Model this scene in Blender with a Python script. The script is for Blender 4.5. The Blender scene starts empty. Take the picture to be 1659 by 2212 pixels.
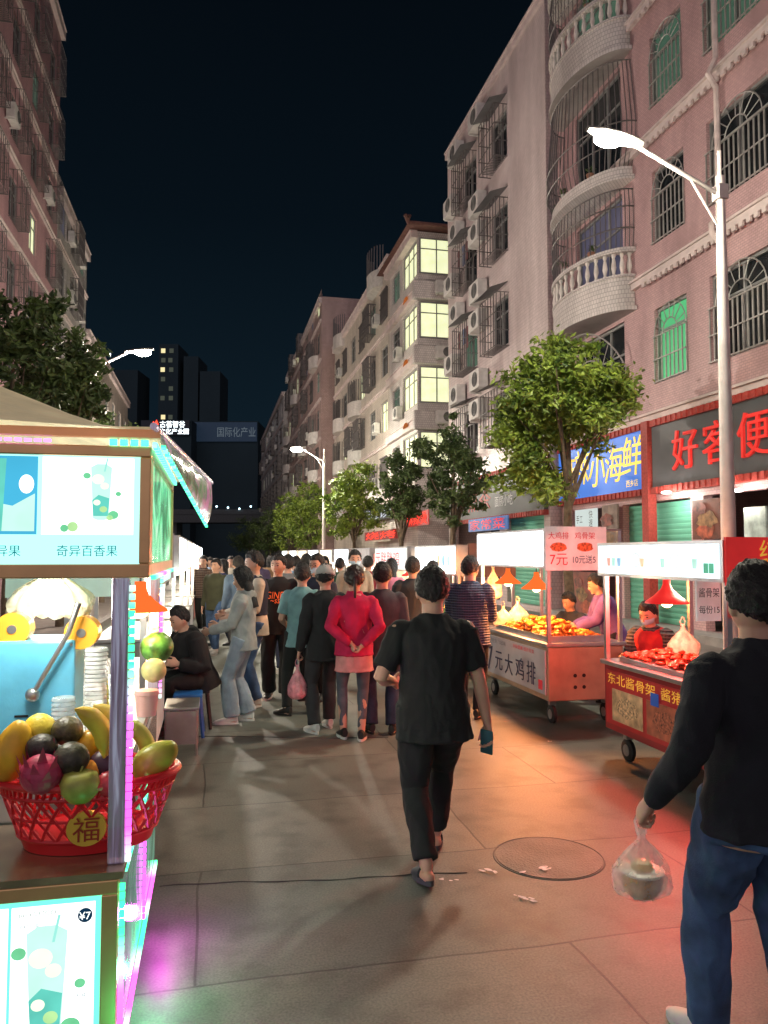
import bpy, bmesh, math, random
from mathutils import Vector, Matrix, noise
V=Vector; PI=math.pi; rad=math.radians
rnd=random.Random(11)
scene=bpy.context.scene; col=scene.collection
# ---------------------------------------------------------------- camera geometry
TH=rad(12.56); PT=rad(3.07); FP=1660.0
fh=V((math.sin(TH),math.cos(TH),0)); rt=V((math.cos(TH),-math.sin(TH),0))
fw=fh*math.cos(PT)+V((0,0,math.sin(PT))); up=-fh*math.sin(PT)+V((0,0,math.cos(PT)))
CAM=V((0,0,1.8))
def ray(px,py): return fw+rt*((px-830)/FP)+up*((1106-py)/FP)
def on_x(px,py,X): d=ray(px,py); return CAM+d*((X-CAM.x)/d.x)
def on_y(px,py,Y): d=ray(px,py); return CAM+d*((Y-CAM.y)/d.y)
def on_z(px,py,z=0): d=ray(px,py); return CAM+d*((z-CAM.z)/d.z)
def gp(px,d):
    u=(px-830)/FP; p=fh*d+rt*(u*d); return p.x,p.y
cd=bpy.data.cameras.new('camera'); cam=bpy.data.objects.new('camera',cd); col.objects.link(cam)
cam.location=CAM; cam.rotation_euler=(PI/2+PT,0,-TH); cd.sensor_width=36; cd.lens=36*FP/2212; cd.clip_start=.05; cd.clip_end=2000
scene.camera=cam
scene.view_settings.view_transform='Standard'
# ---------------------------------------------------------------- world
w=bpy.data.worlds.new("World"); scene.world=w; w.use_nodes=True; nt=w.node_tree; nt.nodes.clear()
tc=nt.nodes.new('ShaderNodeTexCoord'); sx=nt.nodes.new('ShaderNodeSeparateXYZ'); cr=nt.nodes.new('ShaderNodeValToRGB')
bg=nt.nodes.new('ShaderNodeBackground'); wo=nt.nodes.new('ShaderNodeOutputWorld')
nt.links.new(tc.outputs['Generated'],sx.inputs[0]); nt.links.new(sx.outputs['Z'],cr.inputs[0]); nt.links.new(cr.outputs[0],bg.inputs[0]); nt.links.new(bg.outputs[0],wo.inputs[0])
e=cr.color_ramp.elements; e[0].position=0; e[0].color=(.012,.024,.034,1); e[1].position=.75; e[1].color=(.0010,.0021,.0036,1)
m_=e.new(.16); m_.color=(.0046,.0115,.0185,1); m_=e.new(.4); m_.color=(.0023,.0055,.0093,1)
bg.inputs[1].default_value=1.0
sl=bpy.data.lights.new('night_fill','SUN'); sl.energy=.92; sl.angle=rad(110); sl.color=(1,.82,.88)  # very soft fill added to lift the facades, no visible source
so=bpy.data.objects.new('night_fill',sl); col.objects.link(so); so.rotation_euler=V((.30,.85,-.10)).to_track_quat('-Z','Y').to_euler()
# ---------------------------------------------------------------- materials
MC={}
def P(name,c,rough=.6,metal=0,var=.18,sc=5,bump=0,bsc=60,es=0,alpha=1,coat=0,emc=None):
    if name in MC: return MC[name]
    m=bpy.data.materials.new(name); m.use_nodes=True; n=m.node_tree; b=n.nodes['Principled BSDF']
    b.inputs['Roughness'].default_value=rough; b.inputs['Metallic'].default_value=metal
    t=n.nodes.new('ShaderNodeTexCoord'); nz=n.nodes.new('ShaderNodeTexNoise'); nz.inputs['Scale'].default_value=sc; nz.inputs['Detail'].default_value=5
    n.links.new(t.outputs['Object'],nz.inputs['Vector'])
    r=n.nodes.new('ShaderNodeValToRGB'); r.color_ramp.elements[0].position=.3; r.color_ramp.elements[1].position=.7
    r.color_ramp.elements[0].color=(*[x*(1-var) for x in c],1); r.color_ramp.elements[1].color=(*[min(1,x*(1+var)) for x in c],1)
    n.links.new(nz.outputs['Fac'],r.inputs[0]); n.links.new(r.outputs[0],b.inputs['Base Color'])
    if bump:
        n2=n.nodes.new('ShaderNodeTexNoise'); n2.inputs['Scale'].default_value=bsc; n2.inputs['Detail'].default_value=3
        n.links.new(t.outputs['Object'],n2.inputs['Vector'])
        bp=n.nodes.new('ShaderNodeBump'); bp.inputs['Strength'].default_value=bump; bp.inputs['Distance'].default_value=.01
        n.links.new(n2.outputs['Fac'],bp.inputs['Height']); n.links.new(bp.outputs[0],b.inputs['Normal'])
    if es:
        b.inputs['Emission Strength'].default_value=es
        if emc: b.inputs['Emission Color'].default_value=(*emc,1)
        else: n.links.new(r.outputs[0],b.inputs['Emission Color'])
    if alpha<1: b.inputs['Alpha'].default_value=alpha
    if coat: b.inputs['Coat Weight'].default_value=coat
    MC[name]=m; return m
def E(name,c,s,var=.06,sc=3):
    if name in MC: return MC[name]
    m=bpy.data.materials.new(name); m.use_nodes=True; n=m.node_tree; n.nodes.clear()
    o=n.nodes.new('ShaderNodeOutputMaterial'); em=n.nodes.new('ShaderNodeEmission'); em.inputs[1].default_value=s
    t=n.nodes.new('ShaderNodeTexCoord'); nz=n.nodes.new('ShaderNodeTexNoise'); nz.inputs['Scale'].default_value=sc
    r=n.nodes.new('ShaderNodeValToRGB'); r.color_ramp.elements[0].color=(*[x*(1-var) for x in c],1); r.color_ramp.elements[1].color=(*c,1)
    n.links.new(t.outputs['Object'],nz.inputs['Vector']); n.links.new(nz.outputs['Fac'],r.inputs[0]); n.links.new(r.outputs[0],em.inputs[0]); n.links.new(em.outputs[0],o.inputs[0])
    MC[name]=m; return m
def fab(name,c,rough=.9,var=.2): return P(name,c,rough,0,var,9,.35,220)
def tile(name,c,mc,bw=.12,rh=.06,mort=.006,var=.12,rough=.45):
    if name in MC: return MC[name]
    m=bpy.data.materials.new(name); m.use_nodes=True; n=m.node_tree; b=n.nodes['Principled BSDF']; b.inputs['Roughness'].default_value=rough
    t=n.nodes.new('ShaderNodeTexCoord'); s=n.nodes.new('ShaderNodeSeparateXYZ'); a=n.nodes.new('ShaderNodeMath'); cb=n.nodes.new('ShaderNodeCombineXYZ')
    n.links.new(t.outputs['Object'],s.inputs[0]); n.links.new(s.outputs[0],a.inputs[0]); n.links.new(s.outputs[1],a.inputs[1]); n.links.new(a.outputs[0],cb.inputs[0]); n.links.new(s.outputs[2],cb.inputs[1])
    bk=n.nodes.new('ShaderNodeTexBrick'); bk.inputs['Scale'].default_value=1; bk.inputs['Brick Width'].default_value=bw; bk.inputs['Row Height'].default_value=rh; bk.inputs['Mortar Size'].default_value=mort
    bk.inputs['Color1'].default_value=(*[x*(1-var) for x in c],1); bk.inputs['Color2'].default_value=(*[x*(1+var) for x in c],1); bk.inputs['Mortar'].default_value=(*mc,1)
    n.links.new(cb.outputs[0],bk.inputs['Vector'])
    nz=n.nodes.new('ShaderNodeTexNoise'); nz.inputs['Scale'].default_value=.5; nz.inputs['Detail'].default_value=7; nz.inputs['Roughness'].default_value=.65
    mp=n.nodes.new('ShaderNodeMapping'); mp.inputs['Scale'].default_value=(1.5,1.5,.35); n.links.new(t.outputs['Object'],mp.inputs[0]); n.links.new(mp.outputs[0],nz.inputs['Vector'])
    r=n.nodes.new('ShaderNodeValToRGB'); r.color_ramp.elements[0].position=.3; r.color_ramp.elements[0].color=(.62,.60,.60,1); r.color_ramp.elements[1].position=.65; r.color_ramp.elements[1].color=(1.1,1.1,1.1,1)
    n.links.new(nz.outputs['Fac'],r.inputs[0])
    mx=n.nodes.new('ShaderNodeMix'); mx.data_type='RGBA'; mx.blend_type='MULTIPLY'; mx.inputs[0].default_value=1
    n.links.new(bk.outputs['Color'],mx.inputs[6]); n.links.new(r.outputs[0],mx.inputs[7]); n.links.new(mx.outputs[2],b.inputs['Base Color'])
    MC[name]=m; return m
def plaid(name,c1,c2,c3,sc=9):
    if name in MC: return MC[name]
    m=bpy.data.materials.new(name); m.use_nodes=True; n=m.node_tree; b=n.nodes['Principled BSDF']; b.inputs['Roughness'].default_value=.75
    t=n.nodes.new('ShaderNodeTexCoord'); prev=None
    rgb=n.nodes.new('ShaderNodeRGB'); rgb.outputs[0].default_value=(*c1,1); prev=rgb.outputs[0]; zw=None
    for ax,cc in (('X',c3),('Z',c2)):
        wv=n.nodes.new('ShaderNodeTexWave'); wv.bands_direction=ax; wv.inputs['Scale'].default_value=sc/3.0; wv.inputs['Distortion'].default_value=.4; n.links.new(t.outputs['Object'],wv.inputs['Vector'])
        r=n.nodes.new('ShaderNodeValToRGB'); r.color_ramp.elements[0].position=.55; r.color_ramp.elements[1].position=.8; n.links.new(wv.outputs['Fac'],r.inputs[0])
        mu=n.nodes.new('ShaderNodeMath'); mu.operation='MULTIPLY'; mu.inputs[1].default_value=.75; n.links.new(r.outputs[0],mu.inputs[0])
        mx=n.nodes.new('ShaderNodeMix'); mx.data_type='RGBA'; n.links.new(mu.outputs[0],mx.inputs[0]); n.links.new(prev,mx.inputs[6]); mx.inputs[7].default_value=(*cc,1); prev=mx.outputs[2]; zw=wv
    bp=n.nodes.new('ShaderNodeBump'); bp.inputs['Strength'].default_value=.8; bp.inputs['Distance'].default_value=.02; n.links.new(zw.outputs['Fac'],bp.inputs['Height']); n.links.new(bp.outputs[0],b.inputs['Normal'])
    n.links.new(prev,b.inputs['Base Color']); MC[name]=m; return m
def ground_mat():
    m=bpy.data.materials.new('ground'); m.use_nodes=True; n=m.node_tree; b=n.nodes['Principled BSDF']
    t=n.nodes.new('ShaderNodeTexCoord'); nz=n.nodes.new('ShaderNodeTexNoise'); nz.inputs['Scale'].default_value=.8; nz.inputs['Detail'].default_value=9; nz.inputs['Roughness'].default_value=.66
    n.links.new(t.outputs['Object'],nz.inputs['Vector'])
    wob=n.nodes.new('ShaderNodeTexNoise'); wob.inputs['Scale'].default_value=.9; wob.inputs['Detail'].default_value=3; n.links.new(t.outputs['Object'],wob.inputs['Vector'])
    va=n.nodes.new('ShaderNodeVectorMath'); va.operation='SCALE'; va.inputs['Scale'].default_value=.10; n.links.new(wob.outputs['Color'],va.inputs[0])
    ad=n.nodes.new('ShaderNodeVectorMath'); ad.operation='ADD'; n.links.new(t.outputs['Object'],ad.inputs[0]); n.links.new(va.outputs[0],ad.inputs[1])
    bk=n.nodes.new('ShaderNodeTexBrick'); bk.inputs['Scale'].default_value=1; bk.inputs['Brick Width'].default_value=2.7; bk.inputs['Row Height'].default_value=1.15; bk.inputs['Mortar Size'].default_value=.007; bk.inputs['Mortar Smooth'].default_value=.2
    bk.offset=.37; bk.inputs['Color1'].default_value=(.88,.91,.90,1); bk.inputs['Color2'].default_value=(1.14,1.11,1.06,1); bk.inputs['Mortar'].default_value=(.42,.42,.42,1)
    n.links.new(ad.outputs[0],bk.inputs['Vector'])
    r=n.nodes.new('ShaderNodeValToRGB'); r.color_ramp.elements[0].position=.3; r.color_ramp.elements[0].color=(.078,.088,.076,1); r.color_ramp.elements[1].position=.72; r.color_ramp.elements[1].color=(.158,.166,.146,1)
    n.links.new(nz.outputs['Fac'],r.inputs[0])
    mx=n.nodes.new('ShaderNodeMix'); mx.data_type='RGBA'; mx.blend_type='MULTIPLY'; mx.inputs[0].default_value=1
    n.links.new(r.outputs[0],mx.inputs[6]); n.links.new(bk.outputs['Color'],mx.inputs[7])
    f=n.nodes.new('ShaderNodeTexNoise'); f.inputs['Scale'].default_value=90; f.inputs['Detail'].default_value=4; n.links.new(t.outputs['Object'],f.inputs['Vector'])
    r2=n.nodes.new('ShaderNodeValToRGB'); r2.color_ramp.elements[0].position=.25; r2.color_ramp.elements[0].color=(.60,.60,.60,1); r2.color_ramp.elements[1].position=.75; r2.color_ramp.elements[1].color=(1.36,1.36,1.36,1); n.links.new(f.outputs['Fac'],r2.inputs[0])
    mx2=n.nodes.new('ShaderNodeMix'); mx2.data_type='RGBA'; mx2.blend_type='MULTIPLY'; mx2.inputs[0].default_value=1
    n.links.new(mx.outputs[2],mx2.inputs[6]); n.links.new(r2.outputs[0],mx2.inputs[7])
    st=n.nodes.new('ShaderNodeTexNoise'); st.inputs['Scale'].default_value=3.2; st.inputs['Detail'].default_value=5; n.links.new(t.outputs['Object'],st.inputs['Vector'])
    r3=n.nodes.new('ShaderNodeValToRGB'); r3.color_ramp.elements[0].position=.32; r3.color_ramp.elements[0].color=(.62,.61,.60,1); r3.color_ramp.elements[1].position=.50; r3.color_ramp.elements[1].color=(1,1,1,1); n.links.new(st.outputs['Fac'],r3.inputs[0])
    mx3=n.nodes.new('ShaderNodeMix'); mx3.data_type='RGBA'; mx3.blend_type='MULTIPLY'; mx3.inputs[0].default_value=1
    n.links.new(mx2.outputs[2],mx3.inputs[6]); n.links.new(r3.outputs[0],mx3.inputs[7]); n.links.new(mx3.outputs[2],b.inputs['Base Color'])
    rr=n.nodes.new('ShaderNodeMapRange'); rr.inputs[3].default_value=.36; rr.inputs[4].default_value=.70; n.links.new(nz.outputs['Fac'],rr.inputs[0]); n.links.new(rr.outputs[0],b.inputs['Roughness'])
    bp=n.nodes.new('ShaderNodeBump'); bp.inputs['Strength'].default_value=.5; bp.inputs['Distance'].default_value=.02
    sm=n.nodes.new('ShaderNodeMath'); sm.operation='MULTIPLY_ADD'; sm.inputs[1].default_value=-.5; n.links.new(bk.outputs['Fac'],sm.inputs[0]); n.links.new(wob.outputs['Fac'],sm.inputs[2])
    n.links.new(sm.outputs[0],bp.inputs['Height']); n.links.new(bp.outputs[0],b.inputs['Normal'])
    return m
def led_mat(name,cols,k,s):
    if name in MC: return MC[name]
    m=bpy.data.materials.new(name); m.use_nodes=True; n=m.node_tree; n.nodes.clear()
    o=n.nodes.new('ShaderNodeOutputMaterial'); em=n.nodes.new('ShaderNodeEmission'); em.inputs[1].default_value=s
    t=n.nodes.new('ShaderNodeTexCoord'); sp=n.nodes.new('ShaderNodeSeparateXYZ'); n.links.new(t.outputs['Object'],sp.inputs[0])
    a=n.nodes.new('ShaderNodeMath'); n.links.new(sp.outputs[1],a.inputs[0]); n.links.new(sp.outputs[2],a.inputs[1])
    k_=n.nodes.new('ShaderNodeMath'); k_.operation='MULTIPLY'; k_.inputs[1].default_value=k; n.links.new(a.outputs[0],k_.inputs[0])
    f=n.nodes.new('ShaderNodeMath'); f.operation='FRACT'; n.links.new(k_.outputs[0],f.inputs[0])
    r=n.nodes.new('ShaderNodeValToRGB'); L=len(cols)
    for i,c in enumerate(cols):
        el=r.color_ramp.elements[i] if i<2 else r.color_ramp.elements.new(i/L)
        el.position=i/(L-1); el.color=(*c,1)
    n.links.new(f.outputs[0],r.inputs[0]); n.links.new(r.outputs[0],em.inputs[0]); n.links.new(em.outputs[0],o.inputs[0]); MC[name]=m; return m
def sheen_mat(name,base,c1,c2,c3,es,sc=(5,5,5),rough=.22,bump=.6):  # mottled emission colour, used for painted sheen and lit panels
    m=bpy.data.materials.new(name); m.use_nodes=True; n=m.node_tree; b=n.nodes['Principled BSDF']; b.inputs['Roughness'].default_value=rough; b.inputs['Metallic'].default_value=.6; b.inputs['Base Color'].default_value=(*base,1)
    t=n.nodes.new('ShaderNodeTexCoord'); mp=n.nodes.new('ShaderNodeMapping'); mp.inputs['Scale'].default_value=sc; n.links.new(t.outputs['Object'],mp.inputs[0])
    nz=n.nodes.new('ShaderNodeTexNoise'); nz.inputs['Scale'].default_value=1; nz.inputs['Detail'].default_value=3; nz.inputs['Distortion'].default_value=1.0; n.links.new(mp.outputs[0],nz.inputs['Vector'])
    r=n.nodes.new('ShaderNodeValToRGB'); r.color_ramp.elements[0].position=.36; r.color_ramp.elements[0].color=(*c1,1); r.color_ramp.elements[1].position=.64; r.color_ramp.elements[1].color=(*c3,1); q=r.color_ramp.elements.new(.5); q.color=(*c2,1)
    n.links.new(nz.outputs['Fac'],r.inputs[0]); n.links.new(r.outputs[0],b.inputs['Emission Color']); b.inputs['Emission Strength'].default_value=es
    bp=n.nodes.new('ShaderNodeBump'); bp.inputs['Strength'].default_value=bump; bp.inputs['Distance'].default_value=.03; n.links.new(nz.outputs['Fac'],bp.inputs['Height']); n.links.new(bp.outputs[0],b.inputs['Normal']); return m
def film(name,c,op):
    if name in MC: return MC[name]
    m=bpy.data.materials.new(name); m.use_nodes=True; n=m.node_tree; b=n.nodes['Principled BSDF']; o=n.nodes['Material Output']
    b.inputs['Base Color'].default_value=(*c,1); b.inputs['Roughness'].default_value=.25
    tr=n.nodes.new('ShaderNodeBsdfTransparent'); mx=n.nodes.new('ShaderNodeMixShader')
    t=n.nodes.new('ShaderNodeTexCoord'); nz=n.nodes.new('ShaderNodeTexNoise'); nz.inputs['Scale'].default_value=14; nz.inputs['Detail'].default_value=4; n.links.new(t.outputs['Object'],nz.inputs['Vector'])
    mr=n.nodes.new('ShaderNodeMapRange'); mr.inputs[1].default_value=.3; mr.inputs[2].default_value=.7; mr.inputs[3].default_value=op*.45; mr.inputs[4].default_value=min(1,op*1.5); n.links.new(nz.outputs['Fac'],mr.inputs[0])
    n.links.new(mr.outputs[0],mx.inputs[0]); n.links.new(tr.outputs[0],mx.inputs[1]); n.links.new(b.outputs[0],mx.inputs[2]); n.links.new(mx.outputs[0],o.inputs[0]); MC[name]=m; return m
def leaf_mat(name,c1,c2):
    m=bpy.data.materials.new(name); m.use_nodes=True; n=m.node_tree; b=n.nodes['Principled BSDF']; b.inputs['Roughness'].default_value=.5
    g=n.nodes.new('ShaderNodeNewGeometry'); t=n.nodes.new('ShaderNodeTexCoord'); nz=n.nodes.new('ShaderNodeTexNoise'); nz.inputs['Scale'].default_value=1.7; nz.inputs['Detail'].default_value=6
    n.links.new(t.outputs['Object'],nz.inputs['Vector']); a=n.nodes.new('ShaderNodeMath'); a.operation='MULTIPLY_ADD'; a.inputs[1].default_value=.35
    n.links.new(g.outputs['Random Per Island'],a.inputs[0]); n.links.new(nz.outputs['Fac'],a.inputs[2])
    r=n.nodes.new('ShaderNodeValToRGB'); r.color_ramp.elements[0].position=.4; r.color_ramp.elements[1].position=.9
    r.color_ramp.elements[0].color=(*c1,1); r.color_ramp.elements[1].color=(*c2,1); n.links.new(a.outputs[0],r.inputs[0]); n.links.new(r.outputs[0],b.inputs['Base Color']); return m
# ---------------------------------------------------------------- object helpers
def tag(o,label=None,cat=None,group=None,kind=None):
    if label: o['label']=label
    if cat: o['category']=cat
    if group: o['group']=group
    if kind: o['kind']=kind
    return o
def empty(name,loc,rz=0,label=None,cat=None,group=None):
    o=bpy.data.objects.new(name,None); col.objects.link(o); o.location=loc; o.rotation_euler=(0,0,rz); o.empty_display_size=.1
    return tag(o,label,cat,group)
def link(name,me,mat,parent=None,loc=None,rot=None):
    o=bpy.data.objects.new(name,me); col.objects.link(o)
    if mat and not me.materials: me.materials.append(mat)
    if parent: o.parent=parent
    if loc: o.location=loc
    if rot: o.rotation_euler=rot
    return o
def lamp(parent,loc,power,color,size=.05,name='light'):
    l=bpy.data.lights.new(name,'POINT'); l.energy=power; l.color=color; l.shadow_soft_size=size
    o=bpy.data.objects.new(name,l); col.objects.link(o); o.parent=parent; o.location=loc; return o
class MB:
    def __init__(s): s.bm=bmesh.new()
    def box(s,x0,x1,y0,y1,z0,z1,bev=0):
        m=Matrix.Translation(((x0+x1)/2,(y0+y1)/2,(z0+z1)/2))@Matrix.Diagonal((abs(x1-x0),abs(y1-y0),abs(z1-z0),1))
        r=bmesh.ops.create_cube(s.bm,size=1,matrix=m)
        if bev:
            ed=list({e for v in r['verts'] for e in v.link_edges}); bmesh.ops.bevel(s.bm,geom=ed,offset=bev,segments=2,affect='EDGES',profile=.5)
        return s
    def quad(s,*p): s.bm.faces.new([s.bm.verts.new(q) for q in p]); return s
    def poly(s,pts,d):
        d=V(d); a=[s.bm.verts.new(V(p)) for p in pts]; b=[s.bm.verts.new(V(p)+d) for p in pts]; n=len(a)
        s.bm.faces.new(a[::-1]); s.bm.faces.new(b)
        for i in range(n): s.bm.faces.new((a[i],a[(i+1)%n],b[(i+1)%n],b[i]))
        return s
    def loft(s,rings,n=20,close=True):
        R=[]
        for c,A,B in rings: R.append([s.bm.verts.new(c+A*math.cos(2*PI*i/n)+B*math.sin(2*PI*i/n)) for i in range(n)])
        for a,b in zip(R,R[1:]):
            for i in range(n): s.bm.faces.new((a[i],a[(i+1)%n],b[(i+1)%n],b[i]))
        if close: s.bm.faces.new(R[0][::-1]); s.bm.faces.new(R[-1])
        return s
    def tube(s,pts,r,n=8,round_=False,flat=1):
        pts=[V(p) for p in pts]; rs=[r]*len(pts) if not isinstance(r,(list,tuple)) else list(r)
        T=[]
        for i in range(len(pts)):
            a=pts[max(0,i-1)]; b=pts[min(len(pts)-1,i+1)]; T.append((b-a).normalized())
        ref=V((0,1,0)) if abs(T[0].y)<.8 else V((1,0,0))
        rings=[]
        for p,t,q in zip(pts,T,rs):
            A=(ref-t*ref.dot(t)); A.normalize(); B=t.cross(A); rings.append((p,A*q,B*q*flat)); ref=A
        if round_:
            p,A,B=rings[0]; t=T[0]; q=rs[0]; p2,A2,B2=rings[-1]; t2=T[-1]; q2=rs[-1]
            rings=[(p-t*q*.92,A*.4,B*.4),(p-t*q*.6,A*.8,B*.8)]+rings+[(p2+t2*q2*.6,A2*.8,B2*.8),(p2+t2*q2*.92,A2*.4,B2*.4)]
        return s.loft(rings,n)
    def lathe(s,prof,c=(0,0,0),n=24,sx=1,sy=1):
        c=V(c); return s.loft([(c+V((0,0,z)),V((r*sx,0,0)),V((0,r*sy,0))) for r,z in prof],n)
    def ball(s,c,r,rot=None,u=16,v=10):
        r=(r,r,r) if not isinstance(r,(tuple,list)) else r
        m=Matrix.Translation(c)@(rot.to_4x4() if rot else Matrix.Identity(4))@Matrix.Diagonal((*r,1))
        bmesh.ops.create_uvsphere(s.bm,u_segments=u,v_segments=v,radius=1,matrix=m); return s
    def mesh(s,name,smooth=False,off=None,ang=40):
        if off is not None: bmesh.ops.translate(s.bm,verts=s.bm.verts,vec=-V(off))
        bmesh.ops.recalc_face_normals(s.bm,faces=s.bm.faces)
        me=bpy.data.meshes.new(name); s.bm.to_mesh(me); s.bm.free()
        if smooth:
            me.polygons.foreach_set('use_smooth',[True]*len(me.polygons)); me.set_sharp_from_angle(angle=rad(ang))
        return me
    def build(s,name,mat,parent=None,smooth=False,off=None,loc=None,rot=None,ang=40): return link(name,s.mesh(name,smooth,off,ang),mat,parent,loc,rot)
def vox(mb,size,it=2):
    bmesh.ops.recalc_face_normals(mb.bm,faces=mb.bm.faces)
    me=bpy.data.meshes.new('t'); mb.bm.to_mesh(me); mb.bm.free(); o=bpy.data.objects.new('t',me); col.objects.link(o)
    r=o.modifiers.new('r','REMESH'); r.mode='VOXEL'; r.voxel_size=size; r.use_smooth_shade=True
    if it: q=o.modifiers.new('s','SMOOTH'); q.factor=.5; q.iterations=it
    dg=bpy.context.evaluated_depsgraph_get(); new=bpy.data.meshes.new_from_object(o.evaluated_get(dg))
    bpy.data.objects.remove(o); bpy.data.meshes.remove(me); new.polygons.foreach_set('use_smooth',[True]*len(new.polygons)); new.materials.clear(); return new
def text_mesh(s,ext=.003):
    cu=bpy.data.curves.new('lettering','FONT'); cu.body=s; cu.size=1; cu.extrude=0; cu.align_x='CENTER'; cu.resolution_u=3
    o=bpy.data.objects.new('t',cu); col.objects.link(o); dg=bpy.context.evaluated_depsgraph_get(); dg.update()
    me=bpy.data.meshes.new_from_object(o.evaluated_get(dg)); bpy.data.objects.remove(o); me.materials.clear(); return me
def T(parent,s,n,c,h,mat,w=None,name='lettering',bold=0,slant=0):
    me=text_mesh(s)
    if not len(me.vertices): return None
    xs=[v.co.x for v in me.vertices]; ys=[v.co.y for v in me.vertices]
    cx=(min(xs)+max(xs))/2; cy=(min(ys)+max(ys))/2; k=h/max(1e-6,max(ys)-min(ys)); kx=k if w is None else w/max(1e-6,max(xs)-min(xs))
    n=V(n).normalized(); z=V((0,0,1)); r=z.cross(n)
    for v in me.vertices:
        x=(v.co.x-cx)*kx+(v.co.y-cy)*k*slant; y=(v.co.y-cy)*k
        v.co=V(c)+r*x+z*y
    if bold:
        bm=bmesh.new(); bm.from_mesh(me); bmesh.ops.solidify(bm,geom=bm.faces,thickness=bold); bm.to_mesh(me); bm.free()
    me.update(); return link(name,me,mat,parent)
# ---------------------------------------------------------------- common materials
SK=P('skin',(.52,.30,.21),.5,0,.08,12); SK2=P('skin_tan',(.40,.22,.15),.5,0,.08,12)
HAIR=P('hair',(.010,.009,.009),.55,0,.5,70,.9,150); 
BLK=fab('black_cloth',(.011,.014,.014)); CHAR=fab('charcoal_cloth',(.03,.031,.034)); NAVY=fab('navy_cloth',(.012,.018,.04)); GREY=fab('grey_cloth',(.16,.165,.17))
JEAN=P('denim',(.050,.10,.21),.9,0,.55,6,.4,260); LJEAN=P('light_denim',(.30,.36,.42),.9,0,.25,7,.4,260); DJEAN=P('dark_denim',(.02,.03,.06),.9,0,.4,7,.4,260)
WHITE=P('white_paint',(.75,.75,.73),.5,0,.08); STEEL=P('steel',(.55,.55,.56),.28,.9,.12,8); DST=P('dull_steel',(.32,.31,.30),.4,.7,.2,8)
RUB=P('rubber',(.015,.015,.015),.7); DARK=P('dark_metal',(.02,.02,.022),.5,.3); SHW=P('shoe_white',(.65,.65,.62),.6); SHB=P('shoe_black',(.012,.012,.013),.5)
EYE=P('eye_dark',(.01,.008,.006),.2); LIP=P('lip',(.28,.10,.09),.5); MASK=P('mask_blue',(.42,.62,.75),.8)
# ---------------------------------------------------------------- people
TZ=[(-.22,.176,.126,-.005),(-.06,.166,.120,-.012),(.03,.163,.116,-.006),(.13,.146,.104,0),(.26,.154,.11,0),(.38,.174,.116,-.002),(.455,.160,.096,-.006),(.50,.112,.078,-.006),(.535,.066,.062,-.002),(.60,.052,.055,.010)]
def prof(z):
    if z<=TZ[0][0]: return TZ[0][1:]
    for a,b in zip(TZ,TZ[1:]):
        if z<=b[0]:
            t=(z-a[0])/(b[0]-a[0]); return tuple(a[i]+(b[i]-a[i])*t for i in (1,2,3))
    return TZ[-1][1:]
def ik(a,b,l1,l2,pole):
    d=b-a; L=max(.05,min(d.length,l1+l2-.002)); dn=d.normalized(); b=a+dn*L
    x=(l1*l1-l2*l2+L*L)/(2*L); h=math.sqrt(max(0,l1*l1-x*x)); p=V(pole); p=p-dn*p.dot(dn); p.normalize(); return a+dn*x+p*h,b
HX,HY,HZ=.082,.101,.119
def headpt(d):
    x,y,z=d; r=1/math.sqrt((x/HX)**2+(y/HY)**2+(z/HZ)**2); p=V((x*r,y*r,z*r))
    if p.z<0:
        k=min(1,-p.z/HZ); p.x*=1-.30*k*k
        if p.y<0: p.y*=1-.35*k
        else: p.y*=1-.06*k
    if p.y>.088: p.y=.088+(p.y-.088)*.45
    return p
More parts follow.
